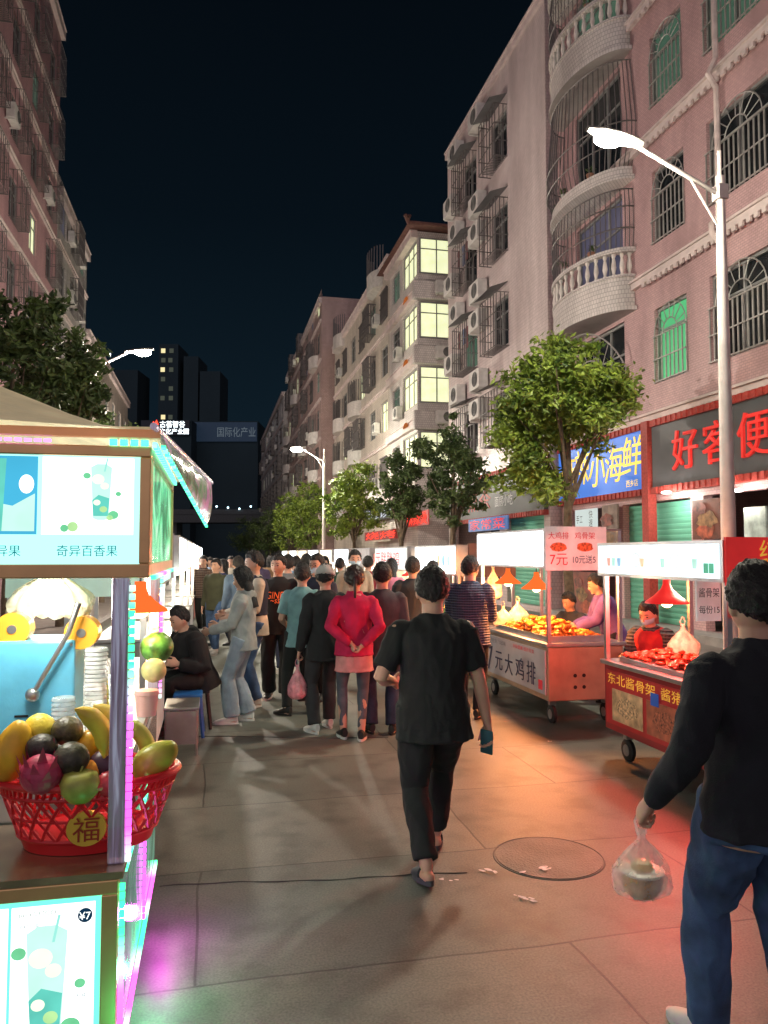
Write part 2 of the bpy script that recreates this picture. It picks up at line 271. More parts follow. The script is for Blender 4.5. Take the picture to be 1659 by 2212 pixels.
def person(label,X,Y,rot=0,H=1.7,w=1.0,vx=.008,lf=(-.095,0,0,8,0),rf=(.095,0,0,8,0),lh=(-.25,.03,.84),rh=(.25,.03,.84),lp=(-.25,-1,-.1),rp=(.25,-1,-.1),
           lean=0,twist=0,hip=(0,0,.91),hyaw=0,hpitch=0,curl=(.35,.35),tops=(),bot=None,shoe=None,hair='short',hm=None,skin=None,group=None,mask=False,glasses=False,cap=None,belly=0,wrk=.004,zb=0,face=True,lt=None,rt_=None,aw=1.0):
    skin=skin or SK; hm=hm or HAIR; S=H/1.7
    root=empty('person',(X,Y,zb),rad(rot),label,'person',group)
    U=Matrix.Translation(V(hip))@Matrix.Rotation(rad(twist),4,'Z')@Matrix.Rotation(-rad(lean),4,'X'); UR=U.to_3x3()
    ux,uy=UR@V((1,0,0)),UR@V((0,1,0)); ww=1+(w-1)*.7; wa=ww*aw
    def ring(z,p=0,sc=1):
        a,b,c=prof(z); k=w if z<.46 else 1+(w-1)*.5
        bl=belly*max(0,1-abs(z-.12)/.25)
        return (U@V((0,c+bl*.4,z)),ux*(a*k*sc+p),uy*(b*k*sc+p+bl*.6))
    shp={s:U@V((s*.172*ww,-.004,.45)) for s in (-1,1)}
    J={}
    for s,h_,pl in ((-1,lh,lp),(1,rh,rp)): J[s]=(shp[s],)+ik(shp[s],V(h_),.285,.255,pl)
    Lg={}
    for s,f in ((-1,lf),(1,rf)):
        yaw,pit=rad(f[3])*s,rad(f[4]); az=.08*math.cos(pit)+.14*math.sin(max(0,pit))+f[2]
        hp=V(hip)+V((s*.092,0,0)); kn,an=ik(hp,V((f[0],f[1],az)),.435,.425,(math.sin(yaw)*.6+s*.05,1,.0))
        Fm=Matrix.Translation(an)@Matrix.Rotation(-yaw,4,'Z')@Matrix.Rotation(-pit,4,'X'); Lg[s]=(hp,kn,an,Fm)
    Hm=U@Matrix.Translation((0,.014,.675))@Matrix.Rotation(rad(hyaw),4,'Z')@Matrix.Rotation(rad(hpitch),4,'X')
    b=MB(); b.loft([ring(z,-.004) for z in (-.10,-.04,.03,.13,.26,.38,.44,.47,.50,.525)]+[(U@V((0,.0,.55)),ux*.056*ww,uy*.058*ww),(U@V((0,.008,.61)),ux*.054*ww,uy*.055*ww)])
    bh=bmesh.new(); bmesh.ops.create_uvsphere(bh,u_segments=28,v_segments=20,radius=1)
    for v in bh.verts: v.co=Hm@headpt(v.co.normalized())
    t_=bpy.data.meshes.new('t'); bh.to_mesh(t_); bh.free(); b.bm.from_mesh(t_); bpy.data.meshes.remove(t_)
    HR=Hm.to_3x3()
    for c,r in (((0,.098,-.022),(.013,.018,.024)),((0,.102,-.034),(.017,.014,.010)),((0,.084,.022),(.05,.012,.010)),((0,.086,-.066),(.022,.010,.008)),((0,.078,-.098),(.024,.016,.014)),((.085,-.006,-.012),(.011,.020,.032)),((-.085,-.006,-.012),(.011,.020,.032))):
        b.ball(Hm@V(c),r,HR,10,8)
    for s in (-1,1):
        a,el,wr=J[s]; b.tube([a,a.lerp(el,.5),el,el.lerp(wr,.3),wr],[.050*wa,.044*wa,.037*wa,.038*wa,.027],12,True); b.ball(a,.056*wa)
        d=(wr-el).normalized(); th=V((0,0,1)) if abs(d.y)>.75 else V((-s*.25,1,0))
        tt=lt if s<0 else rt_
        if tt: th=V(tt)
        th=(th-d*th.dot(d)).normalized(); nm=th.cross(d)*(1 if s>0 else -1)
        c_=curl[0] if s<0 else curl[1]
        pc=[wr-d*.01,wr+d*.03,wr+d*.07,wr+d*.092]
        b.loft([(p,th*q,nm*k) for p,q,k in zip(pc,(.026,.036,.042,.040),(.020,.018,.016,.012))],14)
        for off,L in ((.030,.072),(.0105,.080),(-.0095,.074),(-.029,.058)):
            p=wr+d*.085+th*off; ang=.12; pts=[p]
            for fr,m_ in ((.45,.8),(.32,1.1),(.25,.9)):
                ang+=c_*m_; p=p+(d*math.cos(ang)+nm*math.sin(ang))*L*fr+th*off*.06; pts.append(p)
            b.tube(pts,[.0088,.0084,.0078,.0066],8,True)
        p0=wr+d*.022+th*.024; p1=p0+(d*.65+th*.65+nm*.25).normalized()*.042; p2=p1+(d*.85+th*.15+nm*(.25+.5*min(1,c_))).normalized()*.034; p3=p2+(d*.8-th*.1+nm*(.3+.6*min(1,c_))).normalized()*.026
        b.tube([p0,p1,p2,p3],[.013,.0115,.0098,.008],8,True)
        J[s]=(a,el,wr,d,th,nm)
        hp,kn,an,Fm=Lg[s]; b.tube([hp,hp.lerp(kn,.5),kn,kn.lerp(an,.3),an],[.082*w,.068*w,.050,.052,.036],12,True)
        b.tube([Fm@V((0,-.03,-.045)),Fm@V((0,.05,-.045)),Fm@V((0,.12,-.055)),Fm@V((0,.165,-.062))],[.034,.036,.030,.018],10,True)
    sc=Matrix.Scale(S,4)
    me=vox(b,vx,2); me.transform(sc); link('body',me,skin,root)
    if face:
        for s in (-1,1):
            m=MB(); m.ball(Hm@V((s*.033,.0855,.006)),(.0135,.006,.0065),HR,10,8); me=m.mesh('eye',True); me.transform(sc); link('eye',me,EYE,root)
            m=MB(); m.tube([Hm@V((s*.016,.0955,.030)),Hm@V((s*.036,.0925,.035)),Hm@V((s*.053,.082,.029))],[.003,.004,.002],6); me=m.mesh('eyebrow'); me.transform(sc); link('eyebrow',me,hm,root)
        if not mask:
            m=MB(); m.ball(Hm@V((0,.0945,-.066)),(.019,.005,.005),HR,10,6); me=m.mesh('mouth',True); me.transform(sc); link('mouth',me,LIP,root)
    if mask:
        m=MB(); bm=m.bm; g=[]
        for i in range(9):
            z=-.016-.084*i/8; row=[]
            for j in range(15):
                a=-1.25+2.5*j/14; d=V((math.sin(a),math.cos(a),z/.095)).normalized(); p=headpt(d); n=p.normalized(); bulge=.008+.016*math.exp(-(a*a)*3)*math.sin(PI*(i+.5)/9); row.append(bm.verts.new(Hm@(p+n*bulge)))
            g.append(row)
        for i in range(8):
            for j in range(14): bm.faces.new((g[i][j],g[i][j+1],g[i+1][j+1],g[i+1][j]))
        me=m.mesh('face_mask',True); me.transform(sc); link('face_mask',me,MASK,root)
    if glasses:
        m=MB()
        for s in (-1,1): m.tube([Hm@V((s*.032+.02*math.cos(a),.100,.006+.015*math.sin(a))) for a in [i*PI/6 for i in range(13)]],.0018,5)
        m.tube([Hm@V((-.012,.102,.008)),Hm@V((.012,.102,.008))],.0018,5); me=m.mesh('glasses'); me.transform(sc); link('glasses',me,DARK,root)
    if hair:
        bh=bmesh.new(); bmesh.ops.create_uvsphere(bh,u_segments=96,v_segments=64,radius=1)
        sd=rnd.random()*50
        for v in bh.verts:
            d=v.co.normalized(); p=headpt(d); az=math.atan2(d.x,d.y); f=abs(az)/PI
            line=.066 if f<.28 else (.066-.085*(f-.28)/.2 if f<.48 else -.019-.055*(f-.48)/.52)
            if hair in('long','bob'): line=.055 if f<.25 else (.055-(f-.25)*1.2)
            line+=.010*noise.noise(V((az*6+sd,0,0)))
            k=(p.z-line)/.05; k=max(0,min(1,k+.28)); k=k*k*(3-2*k); th=.010+.018*max(0,p.z/HZ)+.008*(f>.5)
            if hair!='short': th+=.006
            nn=noise.noise(V((d.x*7+sd,d.y*7,d.z*5)))*.008+noise.noise(V((az*9,sd,d.z*7)))*.006*(1-abs(d.z))+noise.noise(V((d.x*30,d.y*30+sd,d.z*22)))*.005
            v.co=Hm@(p+d*((th+nn)*k-.010*(1-k)))
        me=bpy.data.meshes.new('hair'); bh.to_mesh(me); bh.free()
        if hair in('long','bob','tail'):
            m=MB(); m.bm.from_mesh(me); zl={'long':-.34,'bob':-.15,'tail':-.22}[hair]
            if hair=='tail': m.loft([(Hm@V((0,-.10-.03*math.sin(t*3),.05+(zl-.05)*t)),HR@V((.024*(1-.6*t),0,0)),HR@V((0,.022*(1-.5*t),0))) for t in [i/7 for i in range(8)]],12)
            else: m.loft([(Hm@V((0,-.035-.03*t,.03+(zl-.03)*t)),HR@V((.088+.012*math.sin(t*3),0,0)),HR@V((0,.062-.02*t,0))) for t in [i/8 for i in range(9)]],22)
            me=m.mesh('hair')
        me.polygons.foreach_set('use_smooth',[True]*len(me.polygons)); me.transform(sc); link('hair',me,hm,root)
    if cap:
        bh=bmesh.new(); bmesh.ops.create_uvsphere(bh,u_segments=36,v_segments=24,radius=1)
        for v in bh.verts:
            d=v.co.normalized(); p=headpt(d); q=p+d*.034
            if q.z<.024: q=V((p.x*1.12,p.y*1.1,.024)); 
            v.co=Hm@q
        me=bpy.data.meshes.new('cap'); bh.to_mesh(me); bh.free(); me.polygons.foreach_set('use_smooth',[True]*len(me.polygons)); me.transform(sc); cp=link('cap',me,cap,root)
        m=MB(); m.poly([Hm@V((.078*math.cos(a),.07+.095*math.sin(a),.034-.02*math.sin(a))) for a in [i*PI/12 for i in range(13)]],HR@V((0,0,.006))); me=m.mesh('cap_brim'); me.transform(sc); link('cap_brim',me,cap,cp)
    def wrinkle(me,amp):
        me.transform(sc); sd=V((rnd.random()*40,rnd.random()*40,0)); out=[]
        for v in me.vertices:
            c=v.co; q=noise.noise(V((c.x*10,c.y*10,c.z*5+c.x*6))+sd); q2=noise.noise(V((c.x*22,c.y*22,c.z*13-c.x*8))+sd); out.append(c+v.normal*(amp*(1-2*abs(q))*1.0+amp*.6*q2))
        for v,c in zip(me.vertices,out): v.co=c
        me.update(); return me
    for tp in tops:
        p=tp.get('p',.018); hem=tp.get('hem',-.12); sp_=tp.get('sp',p); m=MB(); zt=[hem,hem+.03]+[z for z in (-.1,-.03,.03,.10,.18,.26,.34,.40,.44,.47) if z>hem+.05]
        fl=tp.get('flare',.008)
        m.loft([ring(z,p+(fl if z<hem+.02 else 0)) for z in zt]+[ring(.50,p*.8),ring(.53,.012),ring(tp.get('col',.545),.012)],28)
        slv=tp.get('sl','long')
        for s in (-1,1):
            a,el,wr=J[s][:3]
            if slv: m.ball(a+V((-s*.012,0,-.005)),.058*wa+sp_*.8,None,16,12)
            if slv=='short': e_=a.lerp(el,.78); m.tube([a,a.lerp(e_,.5),e_],[.057*wa+sp_,.056*wa+sp_*.9,.054*wa+sp_*1.2],14)
            elif slv=='long': m.tube([a,a.lerp(el,.5),el,el.lerp(wr,.35),el.lerp(wr,.86),el.lerp(wr,.99)],[.055*wa+sp_,.050*wa+sp_,.041*wa+sp_,.040*wa+sp_,.031+sp_*.8,.029+sp_*.4],14)
        if tp.get('hood'): m.loft([(U@V((0,-.075,.44)),ux*.10,uy*.05),(U@V((0,-.085,.50)),ux*.11,uy*.055),(U@V((0,-.06,.56)),ux*.09,uy*.05)],16)
        me=vox(m,vx*1.15,4); link(tp.get('name','top'),wrinkle(me,tp.get('wrk',wrk)),tp['m'],root)
    if bot:
        p=bot.get('p',.012); m=MB(); m.loft([ring(z,p*.6) for z in (-.09,-.04,.02,.07,.11)],24)
        for s in (-1,1):
            hp,kn,an,Fm=Lg[s]; en=kn.lerp(an,bot.get('end',.97)); bt=bot.get('bt',.0)
            m.tube([hp+V((0,0,.03)),hp.lerp(kn,.3),hp.lerp(kn,.7),kn,kn.lerp(en,.35),kn.lerp(en,.85),en],[.090*w+p,.083*w+p,.066*w+p,.055+p,.055+p+bt*.5,.042+p+bt,.041+p*1.1+bt],16)
            m.ball(U@V((s*.072,-.05,-.035)),(.078*w+p*.5,.07*w,.085),None,14,10)
        me=vox(m,vx*1.15,4); link('trousers',wrinkle(me,wrk*1.3),bot['m'],root)
    if shoe:
        for s in (-1,1):
            Fm=Lg[s][3]; m=MB(); ol=[]
            for i in range(28):
                a=2*PI*i/28; y=.07+.142*math.sin(a); wd=.040+.010*min(1,max(0,(y+.05)/.15)); 
                ol.append(Fm@V((wd*math.cos(a)*(1.0 if abs(math.sin(a))<.9 else 1.05)*min(1,1.25*abs(math.cos(a))**-.35 if abs(math.cos(a))>.01 else 1),y,-.082)))
            m.poly(ol,Fm.to_3x3()@V((0,0,.026)))
            me=m.mesh('shoe_sole',True); me.transform(sc); so_=link('shoe_sole',me,shoe['sole'],root)
            m=MB(); q=Fm.to_3x3(); ax,az=q@V((1,0,0)),q@V((0,0,1))
            if shoe.get('clog'): rs=[(.03,.046,.050,-.045),(.07,.049,.046,-.048),(.12,.050,.036,-.056),(.165,.044,.026,-.060),(.195,.028,.016,-.064)]
            else: rs=[(-.062,.026,.040,-.02),(-.04,.036,.052,-.02),(0,.040,.054,-.02),(.05,.043,.044,-.035),(.10,.047,.034,-.048),(.15,.044,.027,-.056),(.188,.030,.018,-.062)]
            m.loft([(Fm@V((0,y,zc)),ax*a_,az*b_) for y,a_,b_,zc in rs],16); me=m.mesh('shoe',True,ang=60); me.transform(sc); link('shoe',me,shoe['m'],root)
    WM=Matrix.Translation((X,Y,zb))@Matrix.Rotation(rad(rot),4,'Z')@sc; WR=WM.to_3x3().normalized()
    return dict(root=root,S=S,U=U,ring=ring,hand={s:(WM@J[s][2],WR@J[s][3],WR@J[s][4],WR@J[s][5]) for s in (-1,1)},head=WM@Hm.translation)
sneak=dict(m=SHW,sole=SHW); bsh=dict(m=SHB,sole=SHB); bwsh=dict(m=SHB,sole=SHW)
# hero 1
X1,Y1=gp(936,4.48)
H1=person('person in black t-shirt and black trousers walking away holding a phone',X1,Y1,-4,1.72,1.17,.0055,lf=(-.085,-.20,0,6,8),rf=(.075,.30,.015,8,0),hip=(0,.0,.885),
  lh=(-.20,.20,1.02),lp=(-.8,-1,-.5),rh=(.31,-.02,.80),rp=(.3,-1,0),lean=2,hyaw=-6,hpitch=-4,curl=(.4,.55),tops=[dict(m=BLK,hem=-.150,sl='short',p=.012,sp=.006,name='t_shirt',wrk=.009)],
  bot=dict(m=BLK,p=.014,bt=.006,end=.90),shoe=dict(m=P('clog',(.02,.025,.035),.6),sole=P('clog_sole',(.05,.055,.065),.7),clog=True),belly=.05,wrk=.007,aw=.95)
p,d,th,nm=H1['hand'][1]
m=MB(); m.box(-.038,.038,-.0055,.0055,-.08,.08,.005); ph=m.mesh('phone',True)
pc=p+d*.105+nm*.026; zx=(th*.35+d*.95).normalized(); yx=nm-zx*nm.dot(zx)+V((0,-.9,0)); yx=(yx-zx*yx.dot(zx)).normalized(); xx=yx.cross(zx)
root=empty('phone',(pc.x,pc.y,pc.z),0,'dark teal phone held low in the right hand of the walking person in black','phone')
ph.transform(Matrix((xx,yx,zx)).transposed().to_4x4()); link('case',ph,P('phone_teal',(.02,.10,.11),.35),root)
m=MB(); m.box(.006,.033,-.008,-.0058,.045,.074,.002); me=m.mesh('camera_bump'); me.transform(Matrix((xx,yx,zx)).transposed().to_4x4()); link('camera_bump',me,DARK,root)
# hero 2
X2,Y2=gp(1634,2.70)
H2=person('person in dark sweater and blue jeans at right edge carrying a bag',X2,Y2,-3,1.755,1.14,.0055,lf=(-.085,.22,0,8,0),rf=(.10,-.12,0,8,10),hip=(0,0,.895),
  lh=(-.375,.05,.925),lp=(-.3,-1,0),rh=(.30,.02,.84),hyaw=-8,hpitch=-6,curl=(1.15,.4),tops=[dict(m=fab('dark_knit',(.012,.014,.020)),hem=-.065,sl='long',p=.024,sp=.010,name='sweater',wrk=.009,col=.56)],
  bot=dict(m=JEAN,p=.014,bt=.010),shoe=sneak,wrk=.010,aw=.97)
p,d,th,nm=H2['hand'][-1]
def bag(label,top,r,h,mat,seed,cat='bag',name='plastic_bag',group=None):
    top=V(top); root=empty(name,(top.x,top.y,top.z-h),0,label,cat,group); m=MB(); n=36; R=[]
    for i in range(15):
        t=i/14; z=h*(1-t); rr=r*(.10+.16*t*2 if t<.18 else min(1.0,.16+1.05*((t-.18)/.55)**.8)) if t<.85 else r*(1-.45*((t-.85)/.15)**2)
        ring=[]
        for j in range(n):
            a=2*PI*j/n; k=rr*(1+.16*noise.noise(V((math.cos(a)*2.2+seed,math.sin(a)*2.2,t*2.5)))+.07*math.sin(a*9+seed)*(1-t)); ring.append(m.bm.verts.new((k*math.cos(a),k*math.sin(a)*.72,z)))
        R.append(ring)
    for a,b in zip(R,R[1:]):
        for j in range(n): m.bm.faces.new((a[j],a[(j+1)%n],b[(j+1)%n],b[j]))
    m.bm.faces.new(R[-1]); m.build('film',mat,root,True,ang=180)
    m=MB()
    for s in (-1,1): m.tube([(s*.012,0,h-.02),(s*.022,.005,h+.025),(s*.008,0,h+.06),(0,0,h+.065)],[.012,.007,.006,.006],8,flat=.5)
    m.build('handle',mat,root,True); return root
bt=p+d*.10+nm*.012+V((0,0,-.035))
bag('thin white plastic takeaway bag hanging from the left hand of the sweater wearer',bt,.104,.235,film('bag_film',(.92,.90,.88),.36),3)
root=empty('food_bowl',(bt.x,bt.y,bt.z-.225),0,'round plastic bowl of brown food seen through the white takeaway bag','bowl')
MB().lathe([(.045,0),(.062,.02),(.072,.072),(.074,.075)],n=28).build('bowl',P('bowl_clear',(.60,.32,.08),.3,0,.5,30),root,True)
MB().lathe([(.066,.076),(.076,.077),(.076,.085),(.05,.09)],n=28).build('lid',P('lid_white',(.8,.76,.6),.4),root,True)
MB().lathe([(.0,.091),(.038,.091),(.030,.112),(.0,.115)],n=20).build('sauce_cup',P('sauce_yellow',(.75,.55,.08),.4),root,True)
# ---- mid crowd
x,y=gp(766,7.56)
person('person in bright red fleece and grey leggings with hands clasped behind back',x,y,-6,1.65,.98,.0075,lh=(-.05,-.17,.97),rh=(.07,-.18,.95),lp=(-1,-.45,-.2),rp=(1,-.45,-.2),lf=(-.10,.05,0,10,0),rf=(.07,-.06,0,10,0),
  tops=[dict(m=fab('pink_tunic',(.62,.25,.24)),hem=-.23,sl=None,p=.020,name='tunic'),dict(m=fab('red_fleece',(.50,.012,.07)),hem=-.07,sl='long',p=.028,sp=.014,name='fleece',wrk=.008,col=.56)],bot=dict(m=fab('grey_leggings',(.085,.10,.125)),p=.0,bt=-.004,end=.9),shoe=bwsh,hair='tail',hm=P('hair_brown',(.018,.010,.007),.45,0,.4,60),curl=(.9,.9))
x,y=gp(704,7.9)
H4=person('person in grey cap and black jacket carrying a pink bag',x,y,12,1.66,1.02,.0075,lh=(-.27,.03,.84),lf=(-.13,-.05,0,10,0),rf=(.10,.14,0,6,0),hyaw=-28,hpitch=-10,curl=(1.1,.4),tops=[dict(m=fab('black_jacket',(.014,.015,.016)),hem=-.17,sl='long',p=.028,sp=.020,name='jacket',wrk=.008)],
  bot=dict(m=CHAR,p=.014,bt=.008),shoe=sneak,hair='short',cap=fab('grey_cap',(.40,.39,.36)))
p,d,th,nm=H4['hand'][-1]; bt=p+d*.10+V((0,0,-.05))
bag('pink plastic carrier bag hanging from the hand of the capped person',bt,.095,.34,film('pink_film',(.85,.35,.40),.75),8)
x,y=gp(826,7.8)
person('person in dark grey shirt and dark jeans standing right of the red fleece',x,y,-8,1.68,1.08,.0075,lf=(-.11,.02,0,12,0),rf=(.1,-.04,0,12,0),tops=[dict(m=fab('slate_shirt',(.065,.067,.073)),hem=-.13,sl='long',p=.020,sp=.014,name='shirt')],bot=dict(m=DJEAN,p=.014,bt=.012),shoe=bsh)
x,y=gp(528,8.3)
H6=person('person with long dark hair, pale sweatshirt and light jeans facing the left stalls',x,y,78,1.63,.92,.0075,lh=(-.12,.34,1.02),rh=(.14,.30,1.06),lf=(-.08,.10,0,5,0),rf=(.09,-.05,0,5,0),hpitch=-14,tops=[dict(m=fab('pale_sweat',(.36,.38,.36)),hem=-.10,sl='long',p=.030,sp=.022,name='sweatshirt',wrk=.009,hood=True)],
  bot=dict(m=LJEAN,p=.020,bt=.030),shoe=sneak,hair='long',curl=(.7,.7))
x,y=gp(552,9.2)
person('person in cream top with dark rucksack strap standing behind the long haired person',x,y,100,1.80,1.0,.0085,tops=[dict(m=fab('cream_top',(.50,.44,.35)),hem=-.12,sl='long',p=.026,sp=.018,name='top'),dict(m=NAVY,hem=.10,sl=None,p=.035,name='gilet')],bot=dict(m=JEAN,p=.018,bt=.016),shoe=sneak,glasses=True,lh=(-.16,.28,1.0),rh=(.14,.3,1.02),hpitch=-8)
x,y=gp(602,9.64)
H8=person('person in black sweatshirt with orange chest lettering facing the camera',x,y,172,1.76,.98,.0075,hyaw=-22,lf=(-.10,.10,0,12,0),rf=(.10,-.08,0,12,0),lh=(-.22,.08,.85),rh=(.22,.10,.85),tops=[dict(m=fab('black_sweat',(.012,.012,.013)),hem=-.14,sl='long',p=.032,sp=.024,name='sweatshirt',wrk=.006)],bot=dict(m=BLK,p=.024,bt=.016),shoe=bwsh)
swt=[c for c in H8['root'].children if c.name.startswith('sweatshirt')][0]
for s_,zz,hh,ww_ in (('GINER',.33,.085,.26),('~ss~',.26,.05,.16)):
    o=T(swt,s_,(0,1,0),(0,0,0),hh,P('orange_print',(.85,.14,.03),.6,es=.45),ww_,slant=.15)
    if o:
        S=H8['S']
        for v in o.data.vertices:
            a,b_,c=prof(zz+v.co.z); A=a+.04; B=b_+.04; yy=c+B*math.sqrt(max(.05,1-(v.co.x/A)**2))+.010; v.co=(H8['U']@V((v.co.x,yy,zz+v.co.z)))*S
        o.data.update()
x,y=gp(654,8.75)
person('person in pale teal t-shirt seen from behind, left of the grey cap',x,y,-10,1.66,.98,.0085,tops=[dict(m=fab('teal_tee',(.17,.33,.34)),hem=-.14,sl='short',p=.022,sp=.014,name='t_shirt'),],bot=dict(m=BLK,p=.014),shoe=bsh,lf=(-.16,-.1,0,50,0),lh=(-.2,.2,1.0),rh=(.2,.2,1.0))
x,y=gp(686,9.6)
person('masked person in dark navy jacket looking left past the grey cap',x,y,140,1.76,1.0,.0095,tops=[dict(m=NAVY,hem=-.14,sl='long',p=.028,name='jacket')],bot=dict(m=BLK),shoe=bsh,mask=True,glasses=True)
x,y=gp(1014,8.5)
person('person in quilted plaid jacket leaning toward the fried chicken cart',x,y,-30,1.74,1.08,.0075,lh=(-.16,.32,1.08),rh=(.16,.34,1.06),hyaw=-15,lean=4,tops=[dict(m=plaid('plaid_quilt',(.018,.026,.065),(.12,.15,.24),(.045,.055,.10),34),hem=-.13,sl='long',p=.036,sp=.026,name='jacket',wrk=.008)],bot=dict(m=BLK,p=.010),shoe=bsh,lf=(-.10,.05,0,10,0),rf=(.08,0,0,8,0))
x,y=gp(892,10.0)
person('person in black jacket standing beyond the left shoulder of the t-shirt walker',x,y,-10,1.72,1.05,.0095,tops=[dict(m=CHAR,hem=-.15,sl='long',p=.028,name='jacket')],bot=dict(m=BLK),shoe=bsh)
x,y=gp(767,11.9)
person('person in white mask and beige coat facing the camera above the red fleece',x,y,178,1.82,1.0,.011,tops=[dict(m=fab('beige_coat',(.30,.26,.2)),hem=-.2,sl='long',p=.03,name='coat')],bot=dict(m=DJEAN),shoe=sneak,mask=True)
x,y=gp(623,11.6)
person('person in mid grey shirt seen from behind, beyond the orange lettering',x,y,5,1.75,1.02,.011,tops=[dict(m=GREY,hem=-.13,sl='long',p=.024,name='shirt')],bot=dict(m=DJEAN),shoe=sneak)
# ---- far crowd
FAR=[(426,24,1.68,170,'burgundy',(.12,.015,.03),'long'),(441,17.5,1.72,165,'brown plaid',None,'short'),(455,21,1.66,175,'pale blue',(.25,.35,.5),'bob'),(468,14,1.68,150,'dark olive',(.05,.055,.03),'short'),
 (484,15.2,1.65,120,'navy blue',(.015,.025,.08),'long'),(500,18.5,1.7,170,'cream white',(.5,.46,.38),'short'),(516,13.2,1.72,20,'steel blue',(.08,.13,.2),'short'),(640,14.8,1.72,0,'sky blue',(.2,.36,.55),'short'),(663,13.2,1.76,5,'graphite',(.035,.035,.04),'short'),
 (702,17,1.7,170,'mustard',(.42,.25,.04),'bob'),(735,15,1.68,0,'dark green',(.02,.07,.04),'short'),(795,14.2,1.72,-20,'maroon red',(.22,.02,.03),'short'),(846,12.6,1.68,-30,'rose pink',(.55,.18,.26),'long'),(868,16,1.7,175,'ivory',(.6,.56,.48),'short'),(560,16.5,1.74,10,'slate purple',(.08,.06,.12),'short'),(585,20,1.7,0,'tan brown',(.22,.13,.07),'bob'),(935,11.3,1.66,-70,'forest green',(.03,.12,.06),'short')]
for i,(px,dd,hh,rr,cn,cc,hr) in enumerate(FAR):
    x,y=gp(px,dd); mt=plaid('plaid_brown',(.10,.05,.03),(.25,.2,.16),(.02,.015,.015),24) if cc is None else fab('cloth_'+cn.replace(' ','_'),cc)
    st=.14*(1 if i%2 else -1)
    person('distant person in %s top in the crowd down the street'%cn,x,y,rr,hh,.96+.1*rnd.random(),.015,lf=(-.09,st,0,8,0),rf=(.09,-st,0,8,0),tops=[dict(m=mt,hem=-.13,sl='long',p=.026,sp=.018,name='top')],bot=dict(m=(DJEAN,BLK,CHAR,JEAN)[i%4]),shoe=(bsh,sneak)[i%2],hair=hr,group='people in the distant crowd',face=rr>90)
# ---- sellers
sit=dict(hip=(0,-.05,.50),lf=(-.13,.36,0,8,0),rf=(.13,.36,0,8,0))
person('seated seller in mask and red apron between the two right carts',4.62,7.45,120,1.70,1.05,.0085,lean=14,lh=(-.2,.32,.66),rh=(.15,.40,.70),tops=[dict(m=plaid('plaid_grey',(.05,.05,.055),(.14,.13,.13),(.02,.02,.02),26),hem=-.08,sl='long',p=.03,name='jacket'),dict(m=fab('red_apron',(.42,.02,.025)),hem=-.05,sl=None,p=.040,name='apron',col=.40)],bot=dict(m=BLK),shoe=bsh,mask=True,hpitch=-6,**sit)
x,y=gp(1236,10.6)
person('seated seller in dark coat behind the fried chicken tray',x,y,110,1.66,1.05,.0095,lean=10,lh=(-.2,.3,.7),rh=(.2,.3,.7),tops=[dict(m=fab('seller_coat',(.03,.03,.035)),hem=-.08,sl='long',p=.034,name='coat')],bot=dict(m=BLK),shoe=bsh,hpitch=-10,**sit)
x,y=gp(1312,9.5)
person('seller in purple jumper and pink gloves bending over by the chicken cart',x,y,75,1.58,1.08,.0085,lean=18,hip=(0,-.06,.88),lh=(-.16,.45,.98),rh=(.16,.42,.98),tops=[dict(m=fab('purple_jumper',(.16,.09,.30)),hem=-.12,sl='long',p=.03,name='jumper'),],bot=dict(m=NAVY),shoe=bsh,hair='tail')
person('person in black coat sitting at the stall behind the juice cart',-.16,8.35,120,1.68,1.1,.0095,lean=20,lh=(-.2,.3,.7),rh=(.2,.3,.7),tops=[dict(m=fab('sitter_coat',(.012,.012,.013)),hem=-.1,sl='long',p=.045,name='coat',hood=True)],bot=dict(m=BLK),shoe=bsh,**sit)
# ---------------------------------------------------------------- ground
m=MB(); m.quad((-500,-60,0),(500,-60,0),(500,900,0),(-500,900,0)); tag(m.build('ground',ground_mat()),kind='structure')
PAV=tile('paving',(.19,.17,.155),(.07,.07,.07),.4,.4,.008)
m=MB(); m.box(6.0,40,-20,140,0.001,.14); tag(m.build('pavement_right',PAV),kind='structure')
m=MB(); m.box(-40,-2.7,-20,140,0.001,.14); tag(m.build('pavement_left',PAV),kind='structure')
m=MB(); m.box(5.86,5.998,-20,140,0,.15); tag(m.build('kerb_right',P('kerb',(.22,.21,.2),.8)),kind='structure')
m=MB(); m.box(-2.698,-2.56,-20,140,0,.15); tag(m.build('kerb_left',MC['kerb']),kind='structure')
SEAM=P('ground_seam',(.05,.05,.045),.8)
for a,b,am,fr,r_ in ((on_z(345,1915),on_z(1010,1886),.012,9,.004),(on_z(380,1592),on_z(840,1594),.03,7,.006)):
    m=MB(); m.tube([a.lerp(b,t)+V((0,am*math.sin(t*fr)+.006*math.sin(t*31),.001)) for t in [i/24 for i in range(25)]],[r_*(.5+.6*abs(math.sin(i*.9))) for i in range(25)],6); tag(m.build('ground_seam',SEAM),kind='structure')
c=on_z(1185,1852); root=empty('manhole_cover',(c.x,c.y,0),0,'round flush manhole cover in the ground right of the walking person','manhole cover')
MB().lathe([(.31,.001),(.31,.004),(.0,.004)],n=48).build('plate',P('manhole_plate',(.125,.130,.114),.6,0,.35,3,.5,80),root)
m=MB(); m.tube([(.322*math.cos(t),.322*math.sin(t),-.0015) for t in [i*PI/32 for i in range(65)]],.005,6); m.build('ring',P('manhole_ring',(.085,.086,.076),.7,0,.4,4),root,True)
